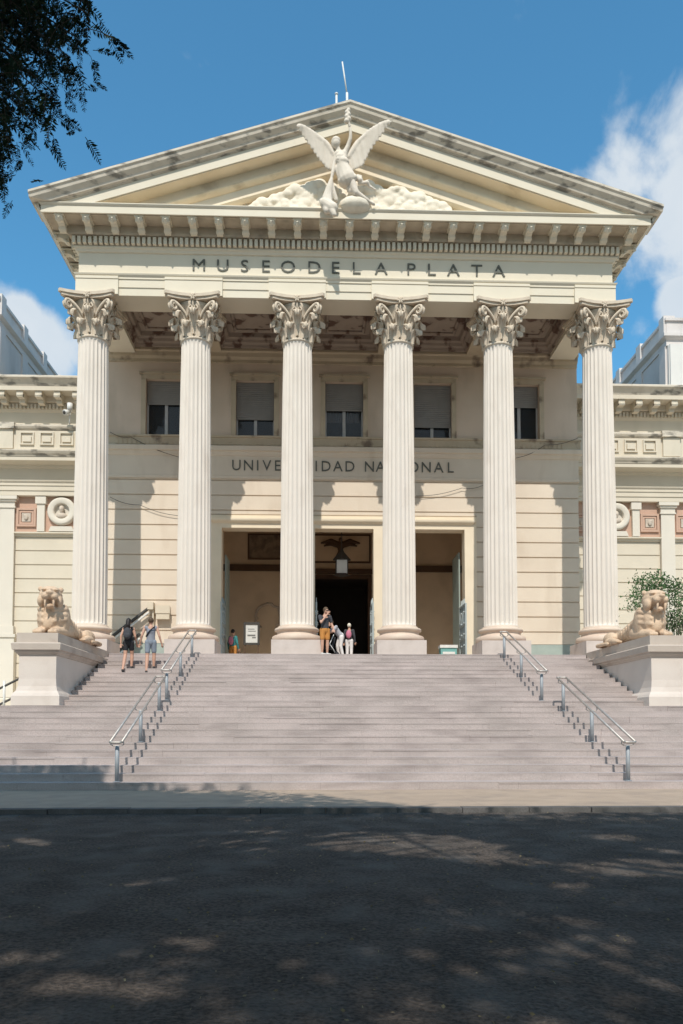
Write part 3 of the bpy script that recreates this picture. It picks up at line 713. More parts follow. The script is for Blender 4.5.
# --- vestibule
VZ = 12.3; VY = 39.4
part(MB().box(-6.4,6.4,34.62,46,PZ-0.3,PZ-0.003),'vestibule_floor','vfloor')
part(MB().box(-6.4,6.4,34.53,46,VZ,VZ+0.3),'vestibule_ceiling','vest')
v = MB(); v.box(-6.7,-6.4,34.53,46,PZ,VZ); v.box(6.4,6.7,34.53,46,PZ,VZ); v.box(-6.4,-1.45,VY,VY+0.3,PZ,VZ); v.box(1.5,6.4,VY,VY+0.3,PZ,VZ); v.box(-1.45,1.5,VY,VY+0.3,9.35,VZ)
for s in (-1,1): v.box(*sorted((s*1.7,s*2.1)),36.2,VY,PZ,VZ)
part(v,'vestibule_wall','vest')
part(MB().box(-6.4,-2.1,VY-0.12,VY-0.001,9.62,9.95).box(2.1,6.4,VY-0.12,VY-0.001,9.62,9.95).box(-1.7,1.7,VY-0.12,VY-0.001,9.5,9.75),'vestibule_beam','vestd')
part(MB().frame(-1.6,1.62,PZ,9.45,0.18,VY-0.08,VY+0.29,bottom=False),'inner_door_frame','vestd')
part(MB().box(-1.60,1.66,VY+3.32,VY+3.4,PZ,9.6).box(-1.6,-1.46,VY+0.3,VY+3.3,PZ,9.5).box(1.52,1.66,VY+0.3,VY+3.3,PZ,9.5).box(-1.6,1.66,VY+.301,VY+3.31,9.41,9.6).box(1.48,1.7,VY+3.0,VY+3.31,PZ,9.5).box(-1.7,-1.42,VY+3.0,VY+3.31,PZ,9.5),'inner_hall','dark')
for (a,b) in ((-4.75,-2.5),(2.5,3.75)):
    p = part(MB().box(a,b,VY-0.06,VY-0.002,10.3,11.5),'mural','vestp'); MB().frame(a-.08,b+.08,10.22,11.58,0.08,VY-0.09,VY-0.002).build('mural_frame','vestd',p)
p = part(MB().box(-1.5,1.5,VY-0.05,VY-0.002,10.15,11.5),'winged_panel','vest'); MB().frame(-1.58,1.58,10.07,11.58,0.08,VY-0.08,VY-0.002).build('panel_frame','vestd',p)
wg = Sculpt(); wg.ell((0,VY-.12,10.9),(.17,.1,.3)); wg.ell((0,VY-.16,11.28),(.1,.1,.12))
for s in (-1,1):
    wg.chain([(s*.1,VY-.12,11.05),(s*.5,VY-.12,11.22),(s*1.0,VY-.1,11.1)],[.12,.12,.05]); wg.chain([(s*.1,VY-.12,10.95),(s*.5,VY-.12,11.05),(s*.85,VY-.1,10.95)],[.12,.1,.04]); wg.cap((0,VY-.12,10.7),.1,(s*.25,VY-.1,10.3),.05)
wg.build('winged_relief','vestd',p,voxel=0.03)
for cx in (-3.75,3.0):
    S = Sculpt(); rg = random.Random(2)
    for i in range(26):
        t = math.radians(-50+280*i/25); r_ = .62+rg.uniform(-.05,.05); S.ell((cx+r_*math.cos(t),VY-.03,7.2+r_*1.15*math.sin(t)),(.10,.05,.08),(0,rg.uniform(0,3),0))
    o_ = S.build('wreath_relief','relief',None,voxel=.03); attach(o_, MU, ABS[o_.name])
def gate(x, side):      # gate leaf standing open along the jamb
    g = MB(); x0, x1 = sorted((x, x+side*0.07)); ya, yb = 33.35, 34.75; zb, zt = PZ+0.03, 7.0
    g.box(x0,x1,ya,ya+.09,zb,zt); g.box(x0,x1,yb-.09,yb,zb,zt)
    for zz in (zb, 5.4, 6.0, zt-.09): g.box(x0+.002,x1-.002,ya+.09,yb-.09,zz,zz+.09)
    o = part(g,'gate_leaf','door')
    b = MB(); 
    for i in range(9): yy = ya+.2+i*.125; b.tube([((x0+x1)/2,yy,zb+.05),((x0+x1)/2,yy,zt+ (0.25 if i%2 else 0.1))],0.018,6)
    for i in range(5):
        zc = zb+.35+i*.5
        if zc < zt: b.lathe([(0.05,0),(0.09,0.05),(0.05,0.1)],8,((x0+x1)/2,ya+0.3,zc)); b.lathe([(0.05,0),(0.09,0.05),(0.05,0.1)],8,((x0+x1)/2,yb-0.5,zc))
    b.build('gate_bars','door',o)
for a, b in doors: gate(a+0.03, 1); gate(b-0.03, -1)
for a, b, f in ((doors[2][0],doors[2][1],1),):
    part(MB().box(b-0.10,b-0.04,34.8,36.4,PZ,9.6),'door_leaf','teal')
part(MB().box(doors[0][0]+.04,doors[0][0]+.10,34.8,36.2,PZ,9.4),'door_leaf','teal')

# ================================================================== WINGS (parts of the museum)
YG = 36.7
def wing(s):
    X = lambda a, b: tuple(sorted((s*a, s*b)))
    def bx(mb, a, b, *r): x0, x1 = X(a, b); return mb.box(x0, x1, *r)
    def sw(mb, y, prof, a=HW+0.002, b=46):
        x0, x1 = X(a, b); return mb.sweep([(x0,y),(x1,y)], prof)
    w = MB(); bx(w, HW+.002, 46, YG+.04, YG+1.2, 1.5, 18.0)
    pil = [16.08, 20.9, 25.7, 30.5]
    edges = [(HW+.002, 15.75)] + [(p+0.34, p+4.48) for p in pil]
    z = 10.62
    while z > 2.9:
        a = z-0.68+g
        for (ea, eb) in edges: bx(w, ea+.03, eb-.03, YG, YG+.041, max(a,2.9), z)
        z -= 0.68
    o = part(w, 'wing_wall', 'wing')
    # band under the recessed panels
    m = MB(); 
    for (ea, eb) in edges: sw(m, YG, [(-.0,10.64),(.08,10.66),(.08,10.74),(.2,10.78),(.2,10.84),(0,10.86)], ea, eb)
    m.build('string_course','wing',o)
    for p in pil:
        m = MB()
        bx(m,p-.34,p+.34,YG-.17,YG+.02,6.3,12.0); bx(m,p-.40,p+.40,YG-.22,YG-.0,12.0,12.06); bx(m,p-.36,p+.36,YG-.19,YG+.02,12.06,12.3)
        bx(m,p-.43,p+.43,YG-.26,YG,12.3,12.4); bx(m,p-.50,p+.50,YG-.33,YG,12.4,12.56)
        bx(m,p-.42,p+.42,YG-.25,YG,5.9,6.3); bx(m,p-.55,p+.55,YG-.36,YG,5.75,5.9); bx(m,p-.48,p+.48,YG-.3,YG,2.9,5.75)
        m.build('pilaster','wingw',o)
    m = MB(); sw(m, YG, [(0,2.1),(.42,2.1),(.42,2.8),(.36,2.88),(0,2.9)]); m.build('wing_base','wing',o)
    # recessed frieze of pink panels, roundels and busts
    m = MB()
    for (ea, eb) in edges: bx(m, ea+.02, eb-.02, YG-.03, YG+.038, 10.86, 12.58)
    m.build('panel_field','pink',o)
    def block(c):      # small framed square
        q = MB(); q.frame(*X(c-.46,c+.46),11.12,12.02,0.10,YG-.12,YG-.03); q.frame(*X(c-.34,c+.34),11.24,11.90,0.09,YG-.085,YG-.03)
        t = q.build('panel_frame','pink',o)
        q = MB(); q.box(*X(c-.21,c+.21),YG-.10,YG-.031,11.36,11.78); q.build('panel_plaque','relief',o)
        q = Sculpt(); q.ell((s*c,YG-.13,11.56),(.11,.05,.14)); q.ell((s*(c+.04),YG-.14,11.64),(.08,.05,.07)); q.build('plaque_relief','relief',o,voxel=.02)
    def mini(c):
        q = MB(); q.box(*X(c-.18,c+.18),YG-.2,YG-.03,10.87,12.2); q.box(*X(c-.25,c+.25),YG-.26,YG-.03,12.2,12.55); q.build('small_pilaster','wingw',o)
    def roundel(c):
        q = MB(); n = 36; vs=[]; fs=[]; pr=[(.68,-.03),(.68,-.18),(.64,-.24),(.58,-.26),(.40,-.22),(.37,-.20),(.36,-.05),(.34,-.032),(.001,-.032)]
        for i in range(n):
            t = 2*math.pi*i/n
            for rr, yy in pr: vs.append((s*c+rr*math.cos(t), YG+yy, 11.86+rr*math.sin(t)))
        k_ = len(pr)
        for i in range(n):
            for k in range(k_-1): j=(i+1)%n; fs.append((i*k_+k,j*k_+k,j*k_+k+1,i*k_+k+1))
        q.add(vs,fs,True); q.lathe; q.build('roundel','wingw',o)
        b = Sculpt(); b.ell((s*c,YG-.16,11.97),(.13,.13,.17)); b.ell((s*c,YG-.14,11.64),(.28,.12,.15)); b.cap((s*c,YG-.15,11.66),.09,(s*c,YG-.15,11.85),.08)
        b.ell((s*c,YG-.28,11.93),(.03,.04,.05)); b.ell((s*c,YG-.22,11.86),(.08,.06,.08)); b.build('bust','relief',o,voxel=.02)
        q = MB(); q.prism([(s*c-.6,10.88),(s*c+.6,10.88),(s*c+.5,11.12),(s*c-.5,11.12)],'y',YG-.2,YG-.03); q.build('roundel_foot','wingw',o)
    block(15.2); mini(14.48); roundel(13.5); mini(12.52); block(11.8)
    for p in pil[:3]: block(p+.9); mini(p+1.55); roundel(p+2.4); mini(p+3.25); block(p+3.95)
    # lower entablature
    m = MB(); sw(m, YG, [(-.04,12.58),(.30,12.58),(.30,12.80),(.34,12.81),(.34,13.03),(.38,13.04),(.38,13.16),(.44,13.22),(.46,13.28),(.2,13.30),(.2,13.9),(.30,13.96),(.34,14.04),(.92,14.08),(.95,14.06),(.95,14.24),(-.04,14.3)])
    m.build('lower_entablature','wing',o)
    m = MB(); sw(m, YG, [(.3,14.28),(.98,14.243),(1.0,14.30),(1.06,14.36),(1.12,14.46),(1.12,14.52),(.3,14.66)]); m.build('lower_gutter','sima',o)
    # attic band with sunk squares
    m = MB(); sw(m, YG, [(-.04,14.3),(.62,14.68),(.62,15.62),(-.04,15.62)])
    m.build('attic_band','wing',o)
    for c0 in [11.3+.93*i for i in range(5)]+[17.1+.93*i for i in range(4)]+[22.4+.93*i for i in range(4)]:
        m = MB(); m.frame(*X(c0-.33,c0+.33),14.90,15.52,0.055,YG-.70,YG-.622); m.box(*X(c0-.2,c0+.2),YG-.69,YG-.622,15.05,15.30); m.build('attic_panel','wing',o)
    for p in (16.08,21.3,26.4): m = MB(); bx(m,p-.42,p+.42,YG-.72,YG-.0,14.7,15.63); m.build('attic_pier','wing',o)
    m = MB(); sw(m, YG, [(-.04,15.63),(.64,15.63),(.70,15.70),(.74,15.78),(.74,15.86),(-.04,15.9)])
    for p in (16.08,21.3,26.4): bx(m,p-.5,p+.5,YG-.82,YG-.0,15.64,15.93)
    m.build('attic_coping','sima',o)
    # upper entablature
    m = MB(); sw(m, YG, [(-.04,15.9),(.02,15.9),(.02,16.72),(.08,16.78),(.12,16.84),(.12,17.12),(.28,17.16),(.3,17.42),(.96,17.42),(.98,17.40),(1.0,17.40),(1.0,17.60),(-.04,17.7)])
    m.build('upper_entablature','wing',o)
    m = MB()
    i = 0
    while HW+.1+.175*i < 27: c0 = HW+.1+.175*i; bx(m,c0-.05,c0+.05,YG-.22,YG-.1,16.86,17.08); i += 1
    m.build('dentil_course','wing',o)
    for i in range(20):
        m = MB(); c0 = 10.95+.87*i; bx(m,c0-.15,c0+.15,YG-.93,YG-.29,17.12,17.418); bx(m,c0-.13,c0+.13,YG-.6,YG-.29,16.95,17.12)
        x0,x1 = X(c0-.15,c0+.15); m.tube([(x0,YG-.88,17.2),(x1,YG-.88,17.2)],0.08,8); m.build('modillion','wing',o)
    m = MB(); sw(m, YG, [(.3,17.6),(1.0,17.602),(1.03,17.66),(1.06,17.72),(1.16,17.86),(1.24,17.92),(1.24,18.0),(1.2,18.04),(.3,18.3)]); m.build('upper_gutter','sima',o)
    # higher block behind, its long side facing the middle
    m = MB(); FB = 38.3 if s > 0 else 37.4; bx(m, 17.05, 40, FB, 62, 17.0, 22.0)
    q = m.build('rear_block','grey' ,o)
    m = MB(); pt = [(17.05,62),(17.05,FB),(40,FB)] if s > 0 else [(-40,FB),(-17.05,FB),(-17.05,62)]
    m.sweep(pt if s < 0 else pt, [(-.3,21.4),(.06,21.4),(.06,21.7),(.16,21.76),(.26,21.84),(.26,22.0),(.0,22.04),(.0,22.72),(.1,22.74),(.1,22.88),(-.3,22.88)])
    m.build('rear_parapet','grey',o)
    for i in range(6):
        m = MB(); yy = FB+.3+2.9*i; m.box(*X(16.9,17.5),yy-.28,yy+.28,22.04,23.05); m.build('parapet_post','grey',o)
    for i in range(6):
        m = MB(); yy = FB+.4+2.9*i; m.box(*X(16.96,17.049),yy-.35,yy+.35,17.6,21.4); m.build('rear_pilaster','grey',o)
    m = MB(); m.box(*X(17.06,40),FB-.15,FB-.002,17.0,21.4); m.box(*X(17.1,17.8),FB-.25,FB-.152,17.0,21.4)
    m.build('rear_front','pale',o)
wing(-1); wing(1)

# ================================================================== LAMP, POSTER, SMALL THINGS OF THE PORTICO
la = thing('lantern', (-0.05, 35.8, 8.62), 'hanging glass lantern in the middle doorway below the winged relief', 'lantern')
fr = MB()
for sx in (-1,1):
    for sy in (-1,1): fr.tube([(-0.05+sx*.27,35.8+sy*.27,8.70),(-0.05+sx*.27,35.8+sy*.27,9.42)],0.025,6)
fr.lathe([(0.42,8.68),(0.40,8.72),(0.1,8.74)],4,(-0.05,35.8,0),smooth=False); fr.lathe([(0.42,9.40),(0.42,9.46),(0.12,9.8),(0.05,9.95)],4,(-0.05,35.8,0),smooth=False)
fr.build('lantern_frame','blackrail',la)
gl = MB().box(-.30,.20,35.545,35.555,8.76,9.39).box(-.305,-.295,35.56,36.04,8.76,9.39).box(.195,.205,35.56,36.04,8.76,9.39)
gl.build('lantern_glass','whitem',la)
MB().tube([(-0.05,35.8,9.9),(-0.05,35.8,12.3)],0.02,6).build('chain','blackrail',la)

ps = thing('information_stand', (-4.32, 36.0, PZ), 'framed white poster on two legs inside the left doorway', 'sign')
MB().frame(-4.70,-3.94,5.38,6.46,0.10,35.95,36.03).box(-4.62,-4.02,36.03,36.04,5.45,6.39).build('stand_frame','blackrail',ps)
p = MB().box(-4.60,-4.04,35.99,36.02,5.48,6.36).build('poster','paper',ps)
q = MB()
for (a,b,z,h) in ((-4.5,-4.18,6.12,.03),(-4.48,-4.12,6.02,.03),(-4.52,-4.14,5.80,.07),(-4.3,-4.12,5.70,.06)): q.box(a,b,35.983,35.989,z,z+h)
q.build('poster_print','ink',p)
for x in (-4.63,-4.01): MB().box(x-.025,x+.025,35.98,36.03,PZ,5.419).box(x-.03,x+.03,35.8,36.2,PZ,PZ+.04).build('leg','vestd',ps)

bxr = thing('counter_box', (4.55,33.2,PZ), 'low teal box with a white lid in the right doorway', 'box')
MB().box(4.2,4.9,33.0,33.5,PZ,4.95).build('box_body','tealbox',bxr)
MB().box(4.16,4.94,32.96,33.54,4.952,5.08).build('lid','whitem',bxr)
MB().box(4.28,4.82,32.985,32.999,4.68,4.78).build('strip','whitem',bxr)

eb = thing('wall_box', (-8.04,YW-.3,6.25), 'beige square metal box on the wall left of the left doorway', 'utility box')
MB().box(-8.33,-7.75,YW-.30,YW-.001,6.25,6.83).build('box_body','beige',eb)
MB().box(-8.36,-7.72,YW-.33,YW-.301,6.5,6.85).build('cover','beige',eb)

lift = thing('wall_rails', (-9.6,33.4,5.0), 'two dark sloping rails with white lower edges rising to a bracket on the left wall', 'rail')
for (dz, nm) in ((0,'rail'),(-0.85,'rail')):
    a = at(106,641,33.6); b = at(149,608,33.6); k_ = 1 if dz == 0 else .8
    b = Vector((a.x+(b.x-a.x)*k_, b.y, a.z+(b.z-a.z)*k_))
    MB().tube([a+Vector((0,0,dz)), b+Vector((0,0,dz))],0.07,8).build('rail','blackrail',lift)
    MB().tube([a+Vector((0,-.03,dz-.2)), b+Vector((0,-.03,dz-.2))],0.045,8).build('rail_edge','whitem',lift)
b = at(150,606,33.6)
MB().box(b.x-.10,b.x+.16,33.5,YW-.001,b.z-.16,b.z+.16).box(b.x+.10,b.x+.16,33.62,YW-.001,b.z-.75,b.z-.161).build('bracket','beige',lift)

sc_ = thing('security_camera', (-14.3,35.4,16.0), 'white security camera on the left wing ledge under the cornice', 'camera')
c = at(68,412,35.6)
ABS[sc_.name] = Vector((c.x,35.6,c.z-.5)); sc_.location = ABS[sc_.name]
MB().tube([(c.x+.05,35.7,c.z+.1),(c.x+.05,35.7,c.z+.45)],0.13,10).build('camera_body','whitem',sc_)
MB().tube([(c.x,35.62,c.z-.02),(c.x-.12,35.45,c.z-.08)],0.13,10).build('lens_hood','whitem',sc_)
MB().tube([(c.x-.121,35.449,c.z-.081),(c.x-.13,35.436,c.z-.085)],0.09,10).build('lens','blackrail',sc_)
MB().tube([(c.x+.05,35.7,c.z-.55),(c.x+.05,35.7,c.z+.1)],0.04,8).build('mount','whitem',sc_)

def cable(pts, lab):
    P_ = [at(px,py,Y) for px,py,Y in pts]; out_ = []
    for i in range(len(P_)-1):
        for j in range(6):
            t = j/6; q = P_[i].lerp(P_[i+1],t); q.z -= 0.10*math.sin(math.pi*t); out_.append(q)
    out_.append(P_[-1]); tag(MB().tube(out_,0.012,5).build('cable','blackrail'),lab,'cable')
cable([(110,432,33.75),(131,437,33.75),(182,458,33.75)],'thin dark cable sagging across the ledge left of the second column')
cable([(110,497,33.8),(140,505,33.8),(182,516,33.8)],'thin cable hanging over the shaded wall beside the left column')
cable([(416,496,33.8),(462,488,33.8),(486,484,33.8)],'thin cable rising over the wall above the right doorway')
cable([(516,458,33.7),(545,445,33.7),(578,438,33.7)],'thin cable rising to the right end of the ledge')

# ================================================================== PEDESTALS
def pedestal(s, label):
    t = thing('pedestal', (s*9.72,25.6,2.1), label, 'pedestal', 'statue pedestals beside the stairs')
    x0, x1 = sorted((s*9.02, s*10.12)); yb = 28.75
    def ring(prof, nm, mt):
        m = MB(); m.sweep([(x0,yb),(x0,22.92),(x1,22.92),(x1,yb)], prof); return m.build(nm, mt, t)
    ring([(-.3,2.1),(.16,2.1),(.16,2.38),(.12,2.46),(.06,2.54),(.02,2.68),(0,2.9),(0,3.60),(-.3,3.60)], 'pedestal_body', 'pedestal')
    ring([(-.3,3.602),(.02,3.602),(.04,3.64),(.10,3.70),(.10,3.74),(.16,3.76),(.18,3.94),(.15,3.97),(-.3,3.97)], 'cornice', 'pedcap')
    m = MB().box(x0-.06,x1+.06,22.86,yb,3.972,4.27); m.build('cap_block','pedcap',t)
    MB().box(x0+.29,x1-.29,23.2,yb-.01,2.1,3.971).build('core','pedestal',t)
pedestal(-1,'pale render pedestal under the straight facing cat statue, left of the stairs')
pedestal(1,'pale render pedestal under the cat statue looking aside, right of the stairs')

# ================================================================== SABRE TOOTHED CATS
def cat_statue(loc, turn, mirror, label):
    t = thing('cat_statue', (0,0,0), label, 'statue', 'stone sabre toothed cats on the pedestals')
    S = Sculpt(); m = mirror
    # low stretched rear, upright chest
    S.chain([(0,.55,.50),(0,1.1,.42),(0,1.9,.30),(0,2.7,.26)],[.44,.38,.32,.28]); S.ell((0,2.85,.22),(.36,.36,.24))
    for s in (-1,1):
        S.ell((s*.36,2.55,.26),(.22,.42,.25)); S.chain([(s*.48,2.4,.14),(s*.54,1.85,.12)],[.15,.10]); S.ell((s*.55,1.70,.09),(.13,.20,.09))
        for k in (-1,0,1): S.ell((s*.55+k*.075,1.52,.06),(.045,.09,.055))
        S.ell((s*.33,.46,.54),(.17,.26,.46)); S.ell((s*.36,.75,.22),(.16,.26,.2)); S.chain([(s*.34,.70,.18),(s*.28,.15,.13),(s*.24,-.02,.12)],[.16,.14,.13]); S.ell((s*.23,-.06,.11),(.17,.18,.115))
        for k in (-1,0,1): S.ell((s*.23+k*.10,-.21,.085),(.055,.09,.075))
        for k in range(4): S.ell((s*(.36-.01*k),1.15+k*.2,.42-.05*k),(.04,.05,.18),(0,s*.15,0))
        # folds of skin across the shoulder
        for k in range(3): S.cap((s*.40,.30+.02*k,.50+k*.16),.075,(s*.16,.02,.42+k*.17),.07)
    S.ell((0,.22,.55),(.38,.28,.46)); S.ell((0,.28,.86),(.30,.25,.26)); S.ell((0,.04,.36),(.17,.14,.22))
    ct = math.cos(turn); sn = math.sin(turn); q = 1.50
    def hd(x,y,z): x, y, z = x*q, y*q, z*q; return (x*ct - y*sn, .16 + x*sn + y*ct, 1.08+z)
    def E(x,y,z,rx,ry,rz,rot=(0,0,0)): S.ell(hd(x,y,z),(rx*q,ry*q,rz*q),(rot[0],0,turn+rot[2]))
    E(0,.02,.06,.235,.25,.19); E(0,-.02,.17,.19,.19,.09); E(0,-.20,.05,.145,.16,.085); E(0,-.335,.085,.075,.045,.04); E(0,-.17,-.14,.095,.13,.055,(.3,0,0)); E(0,-.12,.14,.06,.2,.05)
    for s in (-1,1):
        E(s*.17,-.04,-.04,.085,.13,.13); E(s*.085,-.285,.01,.075,.075,.065); E(s*.10,-.16,.165,.07,.06,.03); E(s*.195,.03,.205,.055,.04,.055)
        E(s*.12,-.235,.05,.035,.04,.03)
    body = S.build('cat_body','sand',t,voxel=.024,smooth=1)
    # sunk eyes
    for s in (-1,1):
        a = hd(s*.078,-.30,-.02); b_ = hd(s*.085,-.26,-.27)
        MB().tube([a,((a[0]+b_[0])/2,(a[1]+b_[1])/2-.02,(a[2]+b_[2])/2),b_],[.036,.03,.006],8).build('fang','sand',t)
    S = Sculpt(); S.chain([(m*.05,3.05,.20),(m*.40,3.22,.12),(m*.66,2.95,.09),(m*.70,2.4,.08),(m*.66,2.1,.07)],[.10,.085,.075,.07,.06]); S.build('tail','sand',t,voxel=.03)
    t.scale = (1.0,1.12,1.06); t.location = loc; return t
cat_statue((-9.50,23.55,4.27), 0.30, 1, 'sandstone sabre toothed cat lying on left pedestal and facing straight ahead')
cat_statue((9.50,23.55,4.27), 0.02, -1, 'sandstone sabre toothed cat lying on right pedestal with head turned aside')

# ================================================================== WINGED FIGURE AND CLOUDS IN THE GABLE
def W_(zx, zy, dy=0.0): 
    p = at(290+zx/5.69, 100+zy/5.69, 27.50+0.42*min(1,max(0,(zy-80)/520))+dy*.8); return p
u = 0.0066
GN = thing('winged_statue', (-.1,27.9,21.45), 'white winged woman raising a torch in front of the gable', 'statue')
S = Sculpt()
S.ell(W_(262,246),(.165,.18,.21)); S.cap(W_(268,265),.085,W_(280,300),.10)
S.cap(W_(272,312),.15,W_(306,308),.14); S.ell(W_(290,335,-.02),(.25,.19,.30)); S.ell(W_(276,338,-.16),(.10,.10,.11)); S.ell(W_(303,336,-.16),(.10,.10,.11))
S.cap(W_(296,350),.20,W_(308,395),.18); S.ell(W_(322,430),(.27,.22,.22))
S.cap(W_(308,430),.16,W_(345,520),.12); S.cap(W_(345,520),.12,W_(400,570,.1),.07)
S.cap(W_(335,432,-.05),.17,W_(375,528,-.12),.125); S.cap(W_(375,528,-.12),.12,W_(455,582,.05),.065); S.ell(W_(470,588,.05),(.13,.08,.06),(0,.6,0))
S.chain([W_(310,305),W_(330,262),W_(343,222,-.05)],[.105,.085,.075]); S.chain([W_(343,222,-.05),W_(345,190,-.08),W_(340,155,-.08)],[.072,.06,.045]); S.ell(W_(339,146,-.08),(.06,.06,.07))
S.chain([W_(262,322),W_(252,372,-.05),W_(243,415,-.12),W_(236,445,-.15)],[.10,.085,.07,.055]); S.ell(W_(234,455,-.16),(.06,.06,.07))
S.build('body','white',GN,voxel=.028,smooth=1)
S = Sculpt()
for k in range(7): S.cap(W_(258+k*14,385+k*2,-.08-.04*math.sin(k)),.07,W_(282+k*15,455+(k%2)*14,-.10),.055)
S.cap(W_(298,385),.27,W_(322,448),.36,((0,1,0),.9)); S.ell(W_(298,355,-.03),(.27,.235,.17)); S.cap(W_(285,330,-.05),.19,W_(295,375),.24); S.cap(W_(285,460,-.1),.09,W_(366,440,-.1),.12)
S.chain([W_(270,345,-.18),W_(300,365,-.2),W_(322,350,-.15)],[.05,.06,.05])
S.build('dress','white',GN,voxel=.026,smooth=1)
S = Sculpt(); S.ell(W_(262,232),(.175,.175,.13)); S.ell(W_(250,250,.1),(.12,.14,.16)); S.cap(W_(243,240,.0),.07,W_(248,275,.06),.05)
S.build('hair','white',GN,voxel=.025,smooth=1)
S = Sculpt(); S.cap(W_(338,150,-.1),.04,W_(332,110,-.1),.06); 
for k in range(6): S.ell(W_(328+(k%2)*9-4,120-k*12,-.1),(.12-.008*k,.10,.09))
S.build('torch','white',GN,voxel=.022,smooth=1)
S = Sculpt()
S.chain([W_(236,450,-.15),W_(225,500,-.12),W_(212,560,-.1),W_(215,600,-.2)],[.07,.14,.20,.20]); S.chain([W_(240,470,-.1),W_(250,520,-.1),W_(262,570,-.08)],[.05,.07,.09])
S.cap(W_(200,590,-.2),.20,W_(240,615,-.3),.22); S.cap(W_(235,620,-.35),.14,W_(250,650,-.42),.10); S.cap(W_(180,575,-.1),.10,W_(210,630,-.3),.12)
S.ell(W_(252,655,-.44),(.10,.08,.06)); S.cap(W_(215,500,-.2),.05,W_(200,570,-.28),.05); S.cap(W_(228,510,-.22),.04,W_(232,580,-.32),.05)
S.build('drapery','white',GN,voxel=.028,smooth=1)
S = Sculpt(); S.chain([W_(372,440,0),W_(400,455,-.05),W_(395,475,0),W_(440,470,-.05),W_(450,490,0),W_(490,512,0)],[.09,.10,.07,.08,.06,.03]); S.cap(W_(385,432,0),.06,W_(405,436,0),.05)
S.build('scarf','white',GN,voxel=.025,smooth=1)
S = Sculpt(); S.ell(W_(370,612,0.35),(.66,.50,.34)); S.build('globe','cloudp',GN,voxel=.04)
def wing_st(root, lead, trail, nm):
    S = Sculpt(); n = 15
    def cur(pts, t):
        t *= len(pts)-1; i = min(int(t), len(pts)-2); f = t-i; return pts[i].lerp(pts[i+1], f)
    S.chain(lead, [.13,.11,.085,.06,.035][:len(lead)], ((0,1,0),.9))
    for k in range(n):
        t = k/(n-1); a = cur(lead, t**1.0*0.92); b = cur(trail, t); off = Vector((0,-.02-.012*(k%2),0))
        S.cap(a+off,.10,b+off,.085-.045*t,((0,1,0),.5))
    return S.build(nm,'white',GN,voxel=.024,smooth=3)
wing_st(None,[W_(262,325,.12),W_(205,248,.12),W_(130,190,.05),W_(75,158,-.05),W_(40,148,-.15)],[W_(262,400,.14),W_(215,388,.14),W_(160,325,.1),W_(98,238,0),W_(44,158,-.12)],'wing')
wing_st(None,[W_(330,325,.12),W_(385,245,.12),W_(455,180,.05),W_(520,142,-.05),W_(576,124,-.15)],[W_(352,395,.14),W_(410,370,.14),W_(445,300,.1),W_(505,220,0),W_(565,140,-.12)],'wing')
def clouds(spec, lab):
    S = Sculpt(); rg = random.Random(4)
    for px, py in spec:
        top = at(px,py,28.82); zb = 21.22; n = max(2,int((top.z-zb)/.16))
        for k in range(n+1):
            z_ = zb + (top.z-zb-.1)*k/max(1,n); r_ = rg.uniform(.16,.30)
            S.ell((top.x+rg.uniform(-.1,.1), 28.84-rg.uniform(0,.12), z_),(r_,.17,r_*.8))
    o = S.build('cloud_relief','cloudp',None,voxel=.035,smooth=4); tag(o,lab,'relief','plaster clouds in the gable'); return o
clouds([(251,207),(256,205),(262,202),(269,201),(276,197),(283,195),(289,190),(296,189),(301,186),(308,184),(314,184),(320,184),(327,186),(333,186),(340,192),(346,196)],'plaster cloud relief in the gable left of the winged statue')
clouds([(352,192),(359,184),(366,183),(371,185),(377,190),(383,194),(390,190),(396,189),(402,189),(408,192),(414,194),(420,195),(427,200),(434,204),(441,206),(449,208)],'plaster cloud relief in the gable right of the winged statue')

# ================================================================== HANDRAILS
def handrail(x, steps, label):
    pts = []
    for i in steps: pts.append(Vector((x, Y0+i*RUN+0.22, min((i+1)*H, PZ))))
    t = thing('handrail', tuple(pts[0]), label, 'handrail', 'double bar handrails on the stairs')
    hb = 0.97; d = (pts[-1]-pts[0]).normalized(); ext = 0.13
    a = pts[0]+Vector((0,0,hb)) - d*ext; b = pts[-1]+Vector((0,0,hb)) + d*ext
    for s in (-1,1): MB().tube([a+Vector((s*.135,0,0)), b+Vector((s*.135,0,0))],0.030,10).build('bar','steel',t)
    for q in (a,b): MB().tube([q+Vector((-.135,0,0)),q+Vector((-.09,0,0))-d*.03*(1 if q is a else -1),q+Vector((.09,0,0))-d*.03*(1 if q is a else -1),q+Vector((.135,0,0))],0.029,8).build('end_bar','steel',t)
    for p in pts:
        po = MB().tube([p,p+Vector((0,0,hb-.13))],0.048,12).build('post','post',t)
        MB().tube([p+Vector((-.135,0,hb-.02)),p+Vector((-.15,0,hb-.10)),p+Vector((-.10,0,hb-.13)),p+Vector((.10,0,hb-.13)),p+Vector((.15,0,hb-.10)),p+Vector((.135,0,hb-.02))],0.014,6).build('bracket','steel',po)
        MB().lathe([(0.085,0.002),(0.085,0.014),(0.05,0.02)],16,tuple(p)).build('foot_plate','post',po)
handrail(-5.86,(0,5,10),'lower left double handrail ending near the street')
handrail(-5.83,(12,17,22),'upper left double handrail ending at the second column')
handrail(6.13,(0,5,10),'lower right double handrail ending near the street')
handrail(5.76,(12,17,22),'upper right double handrail ending at the fifth column')
